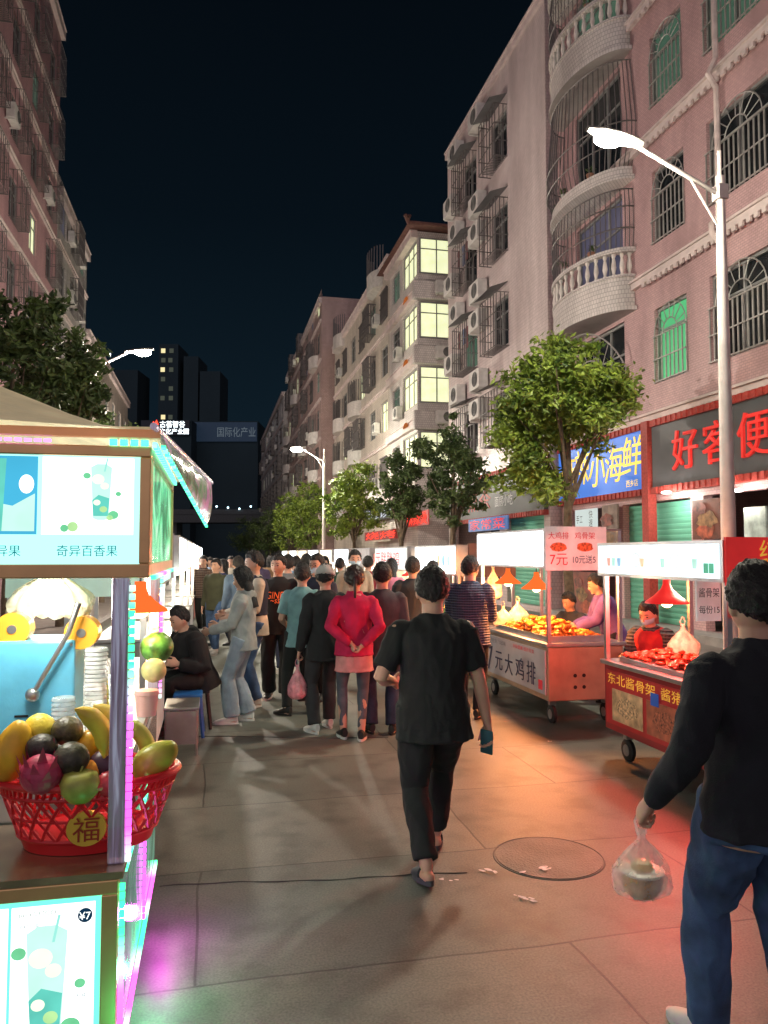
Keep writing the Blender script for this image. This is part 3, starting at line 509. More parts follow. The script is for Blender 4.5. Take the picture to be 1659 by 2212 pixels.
for i,(px,py,sz,rz,lab) in enumerate(((1045,1882,.10,-.9,'torn white paper strip on the ground near the manhole'),(1126,1942,.09,-.8,'crumpled bright white paper scrap nearest the camera on the ground'),(1160,1884,.12,.3,'flattened pale paper litter lying on the manhole cover'),(972,1905,.06,-.6,'small grey paper scrap beside the walking person\'s shoe'),(1095,1560,.04,.2,'tiny red wrapper on the ground below the chicken cart'),(1190,1603,.06,.5,'small white wrapper on the orange lit ground'))):
    c=on_z(px,py); m=MB(); n=9
    for k in range(5):
        ox,oy=(rnd.random()-.5)*sz*1.6,(rnd.random()-.5)*sz*.4; q=sz*(.12+.16*rnd.random())
        m.bm.faces.new([m.bm.verts.new((ox+q*math.cos(t)*(.6+.7*rnd.random()),oy+q*.5*math.sin(t)*(.6+.7*rnd.random()),.001+.002*k)) for t in [j*2*PI/n for j in range(n)]])
    o=m.build('paper_scrap',P('paper_red',(.5,.06,.05)) if 'tiny' in lab else P('paper_white',(.62,.61,.63),.6,0,.3,30),None,loc=(c.x,c.y,.006),rot=(0,0,rz)); tag(o,lab,'litter')
# ---------------------------------------------------------------- trees
LM1=leaf_mat('leaves_green',(.045,.10,.012),(.30,.40,.055)); LM2=leaf_mat('leaves_dark',(.026,.052,.018),(.11,.17,.045)); BARK=P('bark',(.12,.09,.06),.9,0,.35,12,.6,30)
def crown(seed,rx,rz,nc,nl,ls,mat,lobes=()):
    r=random.Random(seed); vs=[]; fs=[]; cl=[]
    for c in range(nc):
        while 1:
            p=V((r.uniform(-1,1),r.uniform(-1,1),r.uniform(-1,1)))
            if .25<p.length<1: break
        sh=1+.35*noise.noise(p*1.6+V((seed,0,0))); cl.append((V((p.x*rx*sh,p.y*rx*sh,p.z*rz*sh)),rx*(.15+.15*r.random())))
    for lc,lr,ln in lobes:
        for c in range(ln):
            p=V((r.gauss(0,.5),r.gauss(0,.5),r.gauss(0,.5)))*lr; cl.append((V(lc)+p,rx*(.14+.12*r.random())))
    for ce,cr_ in cl:
        for l in range(nl):
            q=V((r.gauss(0,.5),r.gauss(0,.5),r.gauss(0,.38)))*cr_; k=ce+q
            u=V((r.uniform(-1,1),r.uniform(-1,1),r.uniform(-1,.4))).normalized(); v=u.cross(V((r.uniform(-1,1),r.uniform(-1,1),r.uniform(-1,1)))).normalized(); a=ls*(.6+.7*r.random()); b=a*.42; nn=u.cross(v)*a*.15
            i=len(vs); vs+=[k-u*a,k+v*b+nn,k+u*a,k-v*b+nn]; fs.append((i,i+1,i+2,i+3))
    me=bpy.data.meshes.new('crown'); me.from_pydata(vs,[],fs); me.materials.append(mat); me.update(); return me
def trunk_mesh(seed,h,hc,rx):
    r=random.Random(seed); m=MB(); m.tube([(0,0,-.05),(.02,.0,h*.3),(-.03,.02,h*.6),(.02,0,h),(.0,.05,hc)],[.12,.095,.085,.075,.035],10)
    for i in range(9):
        a=i*2.4+r.random(); z=h*(.75+.3*r.random()); L=rx*(.55+.35*r.random()); q=hc-z
        m.tube([(0,0,z),(L*.4*math.cos(a),L*.4*math.sin(a),z+q*.45),(L*math.cos(a),L*math.sin(a),z+q*(.8+.5*r.random()))],[.045,.03,.01],7)
    return m.mesh('trunk',True)
def tree(label,x,y,h,ztop,zbot,rx,mat,nc=80,nl=110,ls=.075,group=None,lobes=(),rz_=None):
    zc=(ztop+zbot)/2; rz=(ztop-zbot)/2*.92; root=empty('street_tree',(x,y,.0),rnd.random()*6 if rz_ is None else rz_,label,'tree',group)
    link('trunk',trunk_mesh(int(x*7+y),h,zc,rx),BARK,root); link('crown',crown(int(x*13+y*3),rx*.92,rz,nc,nl,ls,mat,lobes),None,root,(0,0,zc)); return root
x,y=gp(1228,14.6); tree('large bright green tree in front of the blue shop sign',x,y,3.0,5.95,3.75,1.33,LM1,125,105,.074,'street trees on the right',[((-.75,.15,-1.35),.42,18),((-.38,.1,-1.75),.26,7),((.80,-.2,.05),.36,10),((-.95,.2,-.6),.38,12)],-TH)
TRS=[(978,21,5.75,2.3,1.0,LM2,'dark leafy tree in front of the row of shops beyond the blue sign'),(868,27,5.5,2.6,.85,LM2,'small dark tree before the white building with lit windows'),(765,37,6.3,2.2,1.45,LM1,'bushy green tree right of the far street lamp'),(672,50,6.5,1.8,1.7,LM1,'bright green far tree left of the far street lamp'),(632,60,6.6,1.8,1.6,LM1,'pale far tree under the distant right apartment blocks'),(585,75,6.0,1.6,2.0,LM2,'dim far tree under the lowest right hand block'),(540,95,6.2,1.4,2.6,LM2,'farthest dim tree near the end of the street')]
for px,dd,zt,zb_,rx,mt,lab in TRS:
    x,y=gp(px,dd); tree(lab,x,y,2.6,zt,zb_,rx,mt,75,75,.11 if dd>30 else .080,'street trees on the right')
for px,dd,zt,zb_,rx,lab in ((135,17.6,7.0,4.4,1.0,'dark tree beside the left street lamp above the juice cart canopy'),(20,15.5,7.4,3.8,1.15,'dark tree at the left edge below the red brown building'),(222,26,6.6,4.0,1.2,'dim tree behind the left street lamp'),(245,40,6.0,3.0,1.4,'small far tree on the left before the bright distant sign')):
    x,y=gp(px,dd); tree(lab,x,y,3.4,zt,zb_,rx,LM2,75,80,.10,'street trees on the left')
# ---------------------------------------------------------------- buildings
GLASS=P('window_glass',(.014,.018,.022),.12,0,.3,2); FRM=P('window_frame',(.26,.26,.26),.5,.3); GRL=P('grille_iron',(.15,.135,.135),.5,.4); GRW=P('grille_pale',(.36,.34,.33),.5,.3)
GGRN=P('green_pane',(.02,.16,.07),.3,0,.5,1.5,es=.75,emc=(.10,.55,.22)); GDIM=P('dim_pane',(.02,.05,.04),.2,0,.4,1.2,es=.14,emc=(.3,.6,.4)); GLIT=P('lit_pane',(.6,.6,.4),.4,0,.4,2.5,es=.95,emc=(.80,.86,.52)); GVIO=P('violet_pane',(.05,.05,.09),.3,0,.4,1.5,es=.08,emc=(.5,.5,.8))
WC={}
def window_meshes(w,h,kind,t,pm):
    k=(round(w,2),round(h,2),kind,t,pm.name)
    if k in WC: return WC[k]
    f=MB(); nx=max(1,round(w/.8))
    for x in (0,w-.06): f.box(x,x+.06,-.15,-.07,0,h)
    for z in (0,h-.06): f.box(.061,w-.061,-.148,-.072,z,z+.06)
    for i in range(1,nx): f.box(w*i/nx-.025,w*i/nx+.025,-.146,-.078,.061,h-.061)
    f.box(.062,w-.062,-.143,-.082,h*.68,h*.68+.045)
    p=MB(); p.quad((.03,-.12,.03),(w-.03,-.12,.03),(w-.03,-.12,h-.03),(.03,-.12,h-.03))
    g=None
    if kind!='plain':
        g=MB()
        if kind in('grille','arch'):
            n=int(w/.13); top=h if kind=='grille' else h*.62
            for i in range(n+1): x=w*i/n; g.box(x-t,x+t,.02-t,.02+t,0,top)
            for z in (.02,top*.5,top): g.box(-.02,w+.02,.021+t,.021+3*t,z-t,z+t)
            if kind=='arch':
                c=V((w/2,.02,top)); R=min(w/2,h-top+.05)
                for q in (1,.45): g.tube([c+V((R*q*math.cos(a),0,R*q*math.sin(a)*(h-top)/R)) for a in [i*PI/14 for i in range(15)]],t*1.2,4)
                for i in range(1,8): a=i*PI/8; g.tube([c+V((R*.45*math.cos(a),0,.45*(h-top)*math.sin(a))),c+V((R*math.cos(a),0,(h-top)*math.sin(a)))],t,4)
        if kind=='cage':
            d=.42; n=max(4,int(w/.20)); 
            for i in range(n+1): x=-.05+(w+.1)*i/n; g.box(x-t,x+t,d-t,d+t,-.1,h)
            for z in (-.1,h*.25,h*.6,h): 
                g.box(-.05,w+.05,d+t,d+2.5*t,z-t,z+t)
                for x in (-.05,w+.05): g.box(x-t,x+t,0,d,z-t,z+t)
            for x in (-.05,w+.05):
                for j in range(1,3): g.box(x-t*.9,x+t*.9,d*j/3-t,d*j/3+t,-.1,h)
            for i in range(int(w/.1)): g.box(i*.1,i*.1+.03,.02,d-.02,-.115,-.10)
    r=(f.mesh('window'),p.mesh('pane'),g.mesh('grille') if g else None)
    r[0].materials.append(FRM); r[1].materials.append(pm)
    if g: r[2].materials.append(GRW if kind=='arch' else GRL)
    WC[k]=r; return r
ACM=MB(); ACM.box(-.42,.42,.06,.36,0,.56,.015); ACM.box(-.36,-.33,0,.34,-.05,-.001); ACM.box(.33,.36,0,.34,-.05,-.001); ACM=ACM.mesh('air_conditioner'); ACM.materials.append(P('ac_body',(.58,.56,.54),.6,0,.15))
ACF=MB()
for q in (.07,.14,.21): ACF.tube([(-.1+q*math.cos(a),.37,.28+q*math.sin(a)) for a in [i*PI/12 for i in range(25)]],.012,4)
ACF.poly([(-.1+.2*math.cos(a),.362,.28+.2*math.sin(a)) for a in [i*PI/10 for i in range(20)]],(0,.003,0)); ACF=ACF.mesh('fan_grille'); ACF.materials.append(P('ac_fan',(.12,.12,.12),.6))
def building(name,label,loc,rot,L,D,Hh,wm,wins=(),bands=(),acs=(),bm_=None,cat='building',t=.012,near=(),acsc=1):
    root=empty(name,loc,rot,label,cat); m=MB(); rects=[(q[0],q[0]+q[2],q[1],q[1]+q[3]) for q in wins]
    xs=sorted({0,L}|{round(v,3) for r in rects for v in r[:2]}); zs=sorted({0,Hh}|{round(v,3) for r in rects for v in r[2:]})
    for a,b in zip(xs,xs[1:]):
        for c,d in zip(zs,zs[1:]):
            mx,mz=(a+b)/2,(c+d)/2
            if any(r[0]<mx<r[1] and r[2]<mz<r[3] for r in rects): continue
            m.quad((a,0,c),(b,0,c),(b,0,d),(a,0,d))
    for a,b,c,d in rects:
        m.quad((a,0,c),(a,-.2,c),(a,-.2,d),(a,0,d)); m.quad((b,0,c),(b,-.2,c),(b,-.2,d),(b,0,d)); m.quad((a,0,c),(b,0,c),(b,-.2,c),(a,-.2,c)); m.quad((a,0,d),(b,0,d),(b,-.2,d),(a,-.2,d))
    m.quad((0,0,0),(0,-D,0),(0,-D,Hh),(0,0,Hh)); m.quad((L,0,0),(L,-D,0),(L,-D,Hh),(L,0,Hh)); m.quad((0,-D,0),(L,-D,0),(L,-D,Hh),(0,-D,Hh)); m.quad((0,0,Hh),(L,0,Hh),(L,-D,Hh),(0,-D,Hh))
    m.build('wall',wm,root)
    for q in wins:
        s0,z0,w_,h_,kd=q[:5]; pm=q[5] if len(q)>5 and q[5] else GLASS
        if kd=='open': continue
        f,p,g=window_meshes(w_,h_,kd,t,pm); fo=link('window',f,None,root,(s0,0,z0)); link('pane',p,None,fo)
        if g: link('grille',g,None,fo)
    for q in near:
        f,p,g=window_meshes(q[2],q[3],q[4],t,q[5] or GLASS); fo=link('window',f,None,root,(-.155,-q[0]-q[2],q[1]),(0,0,PI/2)); link('pane',p,None,fo)
        if g: link('grille',g,None,fo)
    for z,pr,hh in bands:
        b=MB(); b.box(-.03,L+.03,.001,pr,z,z+hh); b.build('band',bm_ or wm,root)
        b=MB(); b.box(0,L,.001,pr+.05,z+hh+.001,z+hh+.05); b.build('band_cap',bm_ or wm,root)
    for s,z in acs:
        a=link('air_conditioner',ACM,None,root,(s,0,z)); a.scale=(acsc,)*3; link('fan_grille',ACF,None,a)
    return root
PINK=tile('pink_tile',(.56,.355,.365),(.36,.24,.245),.10,.05,.005,.07); CREAM=tile('cream_tile',(.66,.56,.555),(.45,.38,.375),.10,.10,.006,.06); WTILE=tile('white_tile',(.66,.61,.59),(.36,.33,.32),.10,.10,.007,.07)
REDW=tile('red_brown_tile',(.54,.315,.34),(.33,.19,.20),.12,.06,.005,.07); GREYW=tile('grey_tile',(.52,.49,.48),(.3,.28,.27),.2,.1,.008); BEIGE=tile('beige_tile',(.58,.51,.45),(.36,.31,.27),.2,.1,.008,.08); BROWN=tile('brown_tile',(.44,.31,.29),(.24,.16,.15),.2,.1,.008,.08)
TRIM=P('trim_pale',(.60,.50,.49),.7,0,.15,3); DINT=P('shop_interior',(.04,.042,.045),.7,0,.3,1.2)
O=1.0; wins=[]
for fl in range(5):
    z=5.45+3.05*fl
    wins.append((13.6-O,z,1.15,1.62,'arch',(GGRN,None,GDIM,GGRN,None)[fl])); wins.append((11.1-O,z-.03,1.75,1.7,'arch',(None,None,GDIM,None,None)[fl])); wins.append((8.2-O,z,1.6,1.65,'arch',None)); wins.append((5.0-O,z,1.6,1.65,'arch',None))
    wins.append((16.0-O,z-.6,2.3,2.35,'plain',(None,GVIO,None,GDIM,GVIO)[fl]))
SHOP=[(10.5-O,.3,2.7,2.62,'open'),(13.6-O,.3,2.6,2.62,'open'),(16.6-O,.3,2.2,2.62,'open'),(6.5-O,.3,3.5,2.62,'open'),(2.-O,.3,4,2.62,'open')]
B1=building('apartment_building','pink tiled apartment building with curved balconies at the right edge',(9.3,O,0),PI/2,18.4,12,22,PINK,wins+SHOP,[(4.66,.12,.12),(7.75,.10,.14),(10.8,.10,.14),(13.85,.10,.14),(16.9,.10,.14)],[],TRIM)
for z in (7.75,10.8,13.85):
    pts=[(.1,.101,z-.001),(.1,.101,z-.03)]
    for i in range(70): x=.1+i*.2; pts+=[(x,.101,z-.031),(x,.101,z-.11),(x+.1,.101,z-.11),(x+.1,.101,z-.03)]
    pts+=[(14.3,.101,z-.03),(14.3,.101,z-.001)]; m=MB(); m.poly(pts,(0,.05,0)); m.build('cornice',TRIM,B1)
m=MB(); pts=[(.09,4.9),(.09,7.6),(.26,7.8),(.26,7.95),(.09,8.15),(.09,10.6),(.26,10.85),(.09,11.2),(.09,21.5)]
m.tube([(12.4-O,y_,z_) for y_,z_ in pts],.055,8); m.build('drain_pipe',P('pipe_pale',(.66,.54,.52),.5),B1,True)
for fl in range(5):
    z=7.4+3.05*fl; cx=17.25-O; A,Bp=1.72,.88; ang=[i*PI/24 for i in range(25)]; bal=fl in (0,2,4)
    m=MB()
    def arcpoly(z0,z1,s0,s1):
        n=len(ang); o=[[m.bm.verts.new((cx+A*k*math.cos(a),Bp*k*math.sin(a)+.002,zz)) for a in ang] for k,zz in ((s0,z0),(s0,z1),(s1,z1),(s1,z0))]
        for r0,r1 in zip(o,o[1:]+o[:1]):
            for i in range(n-1): m.bm.faces.new((r0[i],r0[i+1],r1[i+1],r1[i]))
    arcpoly(z-.10,z-.001,1.05,.02)
    if bal: arcpoly(z,z+.68,1.0,.92); arcpoly(z+1.26,z+1.36,1.04,.90); arcpoly(z+.681,z+.74,1.03,.90)
    else: arcpoly(z,z+.22,1.0,.92)
    bo=m.build('balcony',WTILE,B1)
    if bal:
        m=MB()
        for i in range(17):
            a=PI*(i+.5)/17; c=(cx+A*.96*math.cos(a),Bp*.96*math.sin(a),z+.741); m.lathe([(.05,0),(.05,.03),(.03,.06),(.062,.2),(.05,.3),(.028,.42),(.05,.47),(.05,.515)],c,8)
        m.build('balustrade',P('baluster',(.7,.64,.6),.6),bo,True)
    m=MB(); ztop=z+2.75; zb0=1.37 if bal else .23; k1=1.0 if bal else 1.10
    for i in range(31):
        a=PI*i/30; b0=V((cx+A*.98*math.cos(a),Bp*.98*math.sin(a),z+zb0)); b1=V((cx+A*k1*math.cos(a),Bp*k1*math.sin(a),z+zb0+.45)); m.tube([b0,b1,b1+V((0,0,.6)),V((cx+A*.98*math.cos(a),Bp*.98*math.sin(a),ztop))],.013,4)
    for zz,kk in ((zb0+.45,k1+.02),(zb0+.95,k1+.02),(2.74,1.0)): m.tube([(cx+A*kk*math.cos(a),Bp*kk*math.sin(a),z+zz) for a in ang],.018,4)
    m.build('grille',GRL,bo)
    for k in range(3):
        m=MB(); a=.6+.8*k; c=V((cx+A*.86*math.cos(a),Bp*.86*math.sin(a),z+zb0)); m.lathe([(.07,0),(.10,.14),(.085,.145)],c,12); pot=m.build('flower_pot',P('pot_%d'%(k%2),((.3,.14,.09),(.5,.48,.45))[k%2],.7),bo)
        m=MB()
        for j in range(14): q=c+V((rnd.gauss(0,.07),rnd.gauss(0,.06),.2+.12*rnd.random())); u=V((rnd.uniform(-1,1),rnd.uniform(-1,1),.6)).normalized()*.08; v=u.cross(V((0,.3,1))).normalized()*.025; m.quad(q-u,q+v,q+u,q-v)
        m.build('pot_plant',LM2,pot)
m=MB(); c=V((17.25-O,.06,5.9)); 
for q in (1,.5): m.tube([c+V((1.5*q*math.cos(a),.5*math.sin(a)*q,1.25*q*math.sin(a))) for a in [i*PI/20 for i in range(21)]],.02,5)
for i in range(1,14): a=i*PI/14; m.tube([c+V((.75*math.cos(a),.25*math.sin(a),.62*math.sin(a))),c+V((1.5*math.cos(a),.5*math.sin(a),1.25*math.sin(a)))],.012,4)
for i in range(25): x=-1.5+3*i/24; m.tube([c+V((x,.02,0)),c+V((x,.02,-1.3))],.011,4)
m.build('arched_grille',GRW,B1)
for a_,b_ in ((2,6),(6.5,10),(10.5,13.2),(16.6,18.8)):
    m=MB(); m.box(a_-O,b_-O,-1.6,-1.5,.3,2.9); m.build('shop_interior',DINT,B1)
SHT=P('shutter_green',(.13,.44,.32),.45,.2,.12,2)
def shutter(parent,a_,b_,mat=SHT):
    n=22; pr=[]
    for i in range(n): z0=.31+2.58*i/n; pr+=[(-.16,z0),(-.145,z0+.058),(-.145,z0+.10)]
    pr+=[(-.16,2.89),(-.2,2.89),(-.2,.31)]
    m=MB(); m.poly([(a_,y_,z_) for y_,z_ in pr],(b_-a_,0,0)); m.build('shutter',mat,parent)
shutter(B1,13.61-O,16.19-O)
m=MB(); m.box(0,18.4,.005,.55,.14,.30); m.build('step',P('step_stone',(.30,.29,.28),.7),B1)
CARV=P('carved_red',(.36,.045,.035),.6,0,.3,20); GREYP=P('sign_dark_grey',(.075,.08,.09),.5,0,.2,1.5)
def fascia(Y0,Y1,X,label,pm,z0=3.2,z1=4.5):
    root=empty('shop_sign',(X,Y0,z0),PI/2,label,'sign'); L=Y1-Y0
    m=MB(); m.box(0,L,.0,.12,0,z1-z0); m.build('panel',pm,root)
    for zz in (-.14,z1-z0+.002):
        pts=[(-.02,0,zz),(-.02,.16,zz)]; k=0
        while k*.18<L-.2: x=.04+k*.18; pts+=[(x,.16,zz),(x,.185,zz),(x+.09,.185,zz),(x+.09,.16,zz)]; k+=1
        pts+=[(L+.02,.16,zz),(L+.02,0,zz)]; m=MB(); m.poly(pts,(0,0,.138)); m.build('carved_trim',CARV,root)
    return root,L
r,L=fascia(6.0,14.75,9.295,'dark grey shop sign with big red characters on the right building',GREYP)
REDL=P('sign_red_letter',(.70,.03,.025),.4,es=.40)
for ch,yc in (('好',13.55),('客',12.55),('便',11.55)): T(r.children[0],ch,(0,1,0),(yc-6.0,.17,.68),.80,REDL,.82,bold=.05)
m=MB(); m.box(14.80-6,15.05-6,.0,.2,-2.9,1.45); m.build('carved_post',CARV,r)
r,L=fascia(15.1,19.3,9.295,'blue shop sign with yellow characters behind the large green tree',P('sign_blue',(.04,.16,.60),.4,0,.12,1,es=.70))
YEL=P('sign_yellow_letter',(.85,.60,.08),.4,es=.9)
for i,ch in enumerate('麻辣小海鲜'): T(r.children[0],ch,(0,1,0),(18.75-.80*i-15.1,.135,.72+.07*math.sin(i*2)),.88,YEL,.80,bold=.03,slant=.12)
T(r.children[0],'西乡店',(0,1,0),(15.55-15.1,.135,.17),.16,YEL,.5)
def board(name,label,X,px0,px1,py0,py1,pm,cat='sign'):
    cx_,cy_=(px0+px1)/2,(py0+py1)/2; a=on_x(px1,cy_,X); b=on_x(px0,cy_,X); t=on_x(cx_,py0,X).z; bt=on_x(cx_,py1,X).z
    root=empty(name,(X,a.y,bt),PI/2,label,cat); L=b.y-a.y; m=MB(); m.box(0,L,0,.04,0,t-bt); pn=m.build('panel',pm,root)
    return root,pn,L,t-bt
BLKL=P('letter_black',(.015,.015,.015),.5); WHL=E('letter_white_lit',(.85,.92,1),.9); REDG=E('letter_red_lit',(1,.08,.05),2.0)
r,pn,L,h_=board('hanging_sign','small white vertical sign hanging in the shop behind the chicken cart',9.1,1246,1292,1100,1142,E('sign_white_dim',(.85,.95,.9),.8)); T(pn,'手工',(0,1,0),(L*.78,.046,h_*.5),h_*.4,BLKL,L*.3); T(pn,'快',(0,1,0),(L*.25,.046,h_*.72),h_*.4,BLKL); T(pn,'速',(0,1,0),(L*.25,.046,h_*.28),h_*.4,BLKL)
for px0,px1,py0,py1,c,lab in ((1500,1560,1078,1165,(.09,.025,.015),'dark food poster with crayfish dish beside the green shutter'),(1235,1290,1235,1330,(.14,.03,.02),'red food poster low on the wall behind the chicken cart'),(1305,1338,1090,1235,(.12,.08,.06),'tall narrow food poster left of the green shutter'),(1612,1659,1095,1180,(.26,.30,.27),'pale menu board in the open shop at the right')):
    r,pn,L,h_=board('wall_poster',lab,9.15,px0,px1,py0,py1,P('poster_%d'%px0,c,.5,0,.5,4,es=.5),cat='poster')
    if px0==1612: continue
    for k in range(3):
        m=MB(); q=.22+.14*rnd.random(); ox,oz=L*(.3+.4*rnd.random()),h_*(.22+.27*k); m.poly([(ox+q*math.cos(t)*(.7+.5*rnd.random()),.045+.005*k,oz+q*.55*math.sin(t)*(.7+.5*rnd.random())) for t in [i*PI/8 for i in range(16)]],(0,.004,0)); m.build('food_picture',P('poster_food_%d'%(k%3),((.22,.045,.02),(.16,.08,.03),(.13,.03,.02))[k%3],.5,0,.8,8,es=.4),pn)
for px,py,lab in ((1440,1066,'round ceiling light under the sign beside the green shutter'),(1592,1062,'round ceiling light in the open shop at right')):
    c=on_x(px,py,8.95); root=empty('ceiling_light',c,0,lab,'light'); MB().lathe([(.09,0),(.10,.02),(.09,.04),(.02,.05)],n=20).build('lamp_glass',E('downlight',(1,.95,.85),12),root,True); lamp(root,(0,0,-.12),45,(1,.92,.8))
# B2
wins=[];acs=[];O2=19.5
for fl in range(4):
    z=5.35+3.05*fl; wins+=[(22.4-O2,z,1.4,1.6,'cage',None),(25.3-O2,z,1.5,1.6,'cage',GDIM if fl==1 else None)]; acs+=[(24.55-O2,z+2.0),(26.9-O2,z+1.95),(27.5-O2,z+.2)]
    if fl<3: acs+=[(24.6-O2,z+1.0)]
B2=building('apartment_building','cream tiled apartment block with bare side wall and stacked air conditioners',(9.0,O2,0),PI/2,9.2,12,17.9,CREAM,wins+[(.4,.3,2.8,2.6,'open'),(3.8,.3,4.8,2.6,'open')],[(17.5,.10,.2)],acs,TRIM,acsc=1.15)
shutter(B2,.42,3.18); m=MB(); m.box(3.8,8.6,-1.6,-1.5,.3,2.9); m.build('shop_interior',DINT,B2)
for fl in range(4):
    z=7.05+3.05*fl
    for s in (22.3,25.2):
        m=MB(); m.quad((s-O2,.02,z+.25),(s+1.65-O2,.02,z+.25),(s+1.65-O2,.62,z+.02),(s-O2,.62,z+.02)); m.build('window_awning',P('awning_grey',(.14,.14,.15),.6),B2)
for fl in range(1,3):
    for i in range(4):
        m=MB(); s=25.4-O2+.30*i; zt=6.75+3.05*fl; l_=.5+.3*rnd.random(); m.poly([(s,.30,zt),(s+.2,.30,zt),(s+.24,.30,zt-.15),(s+.19,.30,zt-.15),(s+.20,.30,zt-l_),(s,.30,zt-l_),(s+.01,.30,zt-.15),(s-.04,.30,zt-.15)],(0,.03,0))
        m.build('laundry',P('laundry_%d'%(i%3),((.20,.08,.09),(.10,.14,.24),(.4,.38,.36))[i%3],.9,0,.3,4),B2)
r,L=fascia(19.6,28.4,8.995,'dark shop sign with dull red characters under the cream block',GREYP,3.0,4.3)
T(r.children[0],'煮茶',(0,1,0),(24.9-19.6,.135,.65),.85,P('letter_dull_red',(.36,.06,.055),.5,es=.15),2.3,bold=.02); T(r.children[0],'面房小吃',(0,1,0),(22.6-19.6,.135,.45),.34,P('letter_dull_white',(.5,.5,.5),.5,es=.2),1.5)
# B3a
wins=[];near=[]
for fl in range(4):
    z=5.6+2.95*fl; wins.append((.12,z,2.6,1.65,'plain',GLIT)); wins.append((3.4,z,1.5,1.5,'plain',GDIM if fl%2 else None)); near.append((.08,z,1.6,1.65,'plain',GLIT))
O3=33.0
B3=building('apartment_building','white tiled corner block with yellow lit windows and curved tile roof',(8.9,O3,0),PI/2,5.6,9,16.4,WTILE,wins,[(4.5,.14,.25),(7.4,.20,.35),(10.35,.20,.35),(13.3,.20,.35),(16.1,.3,.3)],[(3.0,8.3),(3.0,11.2)],TRIM,t=.02,near=near)
for z in (4.5,7.4,10.35,13.3):
    m=MB(); m.box(-.35,-.001,-1.9,.26,z-.1,z+.75,.06); m.build('bay_parapet',WTILE,B3)
    m=MB(); m.poly([(1.2+.45*math.cos(a),.262,z+.18+.16*math.sin(a)*1.5) for a in [i*PI/10 for i in range(11)]],(0,.006,0)); m.build('painted_light_arc',E('arc_light_orange',(.9,.25,.06),.45),B3)  # orange light on the parapet painted as a glowing arc
for z in (7.6,10.5,13.45): a=link('air_conditioner',ACM,None,B3,(-.36,-1.1,z-.05),(0,0,PI/2)); link('fan_grille',ACF,None,a)
m=MB(); e_=[(-.7,.6,16.45),(6.1,.6,16.45),(6.1,-9,16.45),(-.7,-9,16.45)]; t_=[(1.5,-2,17.3),(4.5,-2,17.3),(4.5,-7,17.3),(1.5,-7,17.3)]
for i in range(4): m.quad(e_[i],e_[(i+1)%4],t_[(i+1)%4],t_[i])
m.quad(*t_); m.quad(*e_[::-1]); m.build('tile_roof',P('roof_tile',(.14,.06,.05),.7,0,.3,6),B3)
for a,b in ((e_[0],t_[0]),(e_[0],e_[3])): m=MB(); m.tube([(a[0]-.25,a[1]+.2 if b==t_[0] else a[1],a[2]+.22),a,b],.09,6); m.build('roof_ridge',MC['roof_tile'],B3,True)
def generic(label,X,Y0,Y1,Hh,wm,nw,left=False,D=10,z0=5.3,fh_=3.05,kinds=('cage','plain','grille'),lit=.12,acp=.35,t=.025,seed=1,ww_=1.6,bandm=None):
    r=random.Random(seed); L=Y1-Y0; wins=[];acs=[]
    nf=int((Hh-z0-1)/fh_)+1; st=L/nw
    for f in range(nf):
        for i in range(nw):
            q=r.random(); pm=GLIT if q<lit*.4 else (GDIM if q<lit*.8 else (GVIO if q<lit else None)); s=st*(i+.5)-ww_/2; kd=r.choice(kinds) if left is False else kinds[(i)%len(kinds)]
            if pm==GLIT: kd='plain'
            wins.append((s,z0+f*fh_,ww_,1.65,kd,pm))
            if r.random()<acp: acs.append((s+ww_+.5 if s+ww_+.9<L else s-.5,z0+f*fh_+.1))
    loc,rot=((X,Y1,0),-PI/2) if left else ((X,Y0,0),PI/2)
    return building('apartment_building',label,loc,rot,L,D,Hh,wm,wins,[(z0-.9,.12,.25),(Hh-.5,.2,.4)]+[(z0+fh_*(f+1)-.9,.08,.14) for f in range(nf-1)],acs,bandm or TRIM,t=t)
B3b=generic('long beige apartment block beyond the white corner block',9.0,38.7,57.8,17.6,BEIGE,6,seed=3,t=.03,lit=.45)
B4=generic('tall brown and grey apartment block with rounded balconies far right',8.0,58,85,21.6,BROWN,7,seed=4,t=.035,lit=.4)
rb=random.Random(5)
for b_,L_ in ((B3b,19.1),(B4,27)):
    for fl in range(5):
        z=4.35+3.05*fl
        for s in ([2.0+6.3*k for k in range(3)] if L_<20 else [2+7.6*k for k in range(4)]):
            if rb.random()<.35: continue
            m=MB(); n=12; A,Bp=1.3,.6
            pts=[(s+A+A*math.cos(a),.002+Bp*math.sin(a),z) for a in [i*PI/n for i in range(n+1)]]; m.poly(pts,(0,0,.95)); bo=m.build('balcony',WTILE if rb.random()<.6 else b_.children[0].data.materials[0],b_)
            m=MB()
            for i in range(n+1): a=i*PI/n; m.box(s+A+A*math.cos(a)-.025,s+A+A*math.cos(a)+.025,Bp*math.sin(a)*.96-.025,Bp*math.sin(a)*.96+.025,z+.951,z+2.3)
            m.build('grille',GRL,bo)
B5=generic('low dim green grey block at the far right end of the street',7.6,86,126,20.0,GREYW,8,seed=5,t=.05,lit=.4)
L1=generic('pinkish brown apartment block at the upper left edge',-7.4,16,38.3,27,REDW,7,True,seed=6,kinds=('cage','cage'),lit=.12,acp=.15,z0=5.0,ww_=1.3,t=.011)
L2=generic('pale grey apartment block behind the pinkish brown block on the left',-7.4,38.4,47,19.4,GREYW,3,True,seed=7,kinds=('plain','cage'),lit=.2,acp=.6,t=.015)
L3=generic('plain low beige building behind the left street lamp',-7.4,47.2,70,15,BEIGE,6,True,seed=8,kinds=('plain','plain'),lit=.05,acp=.1)
L4=generic('farther dim block at the left end of the street',-8.5,71,120,15,GREYW,10,True,seed=9,kinds=('plain','grille'),lit=.1,acp=.1)
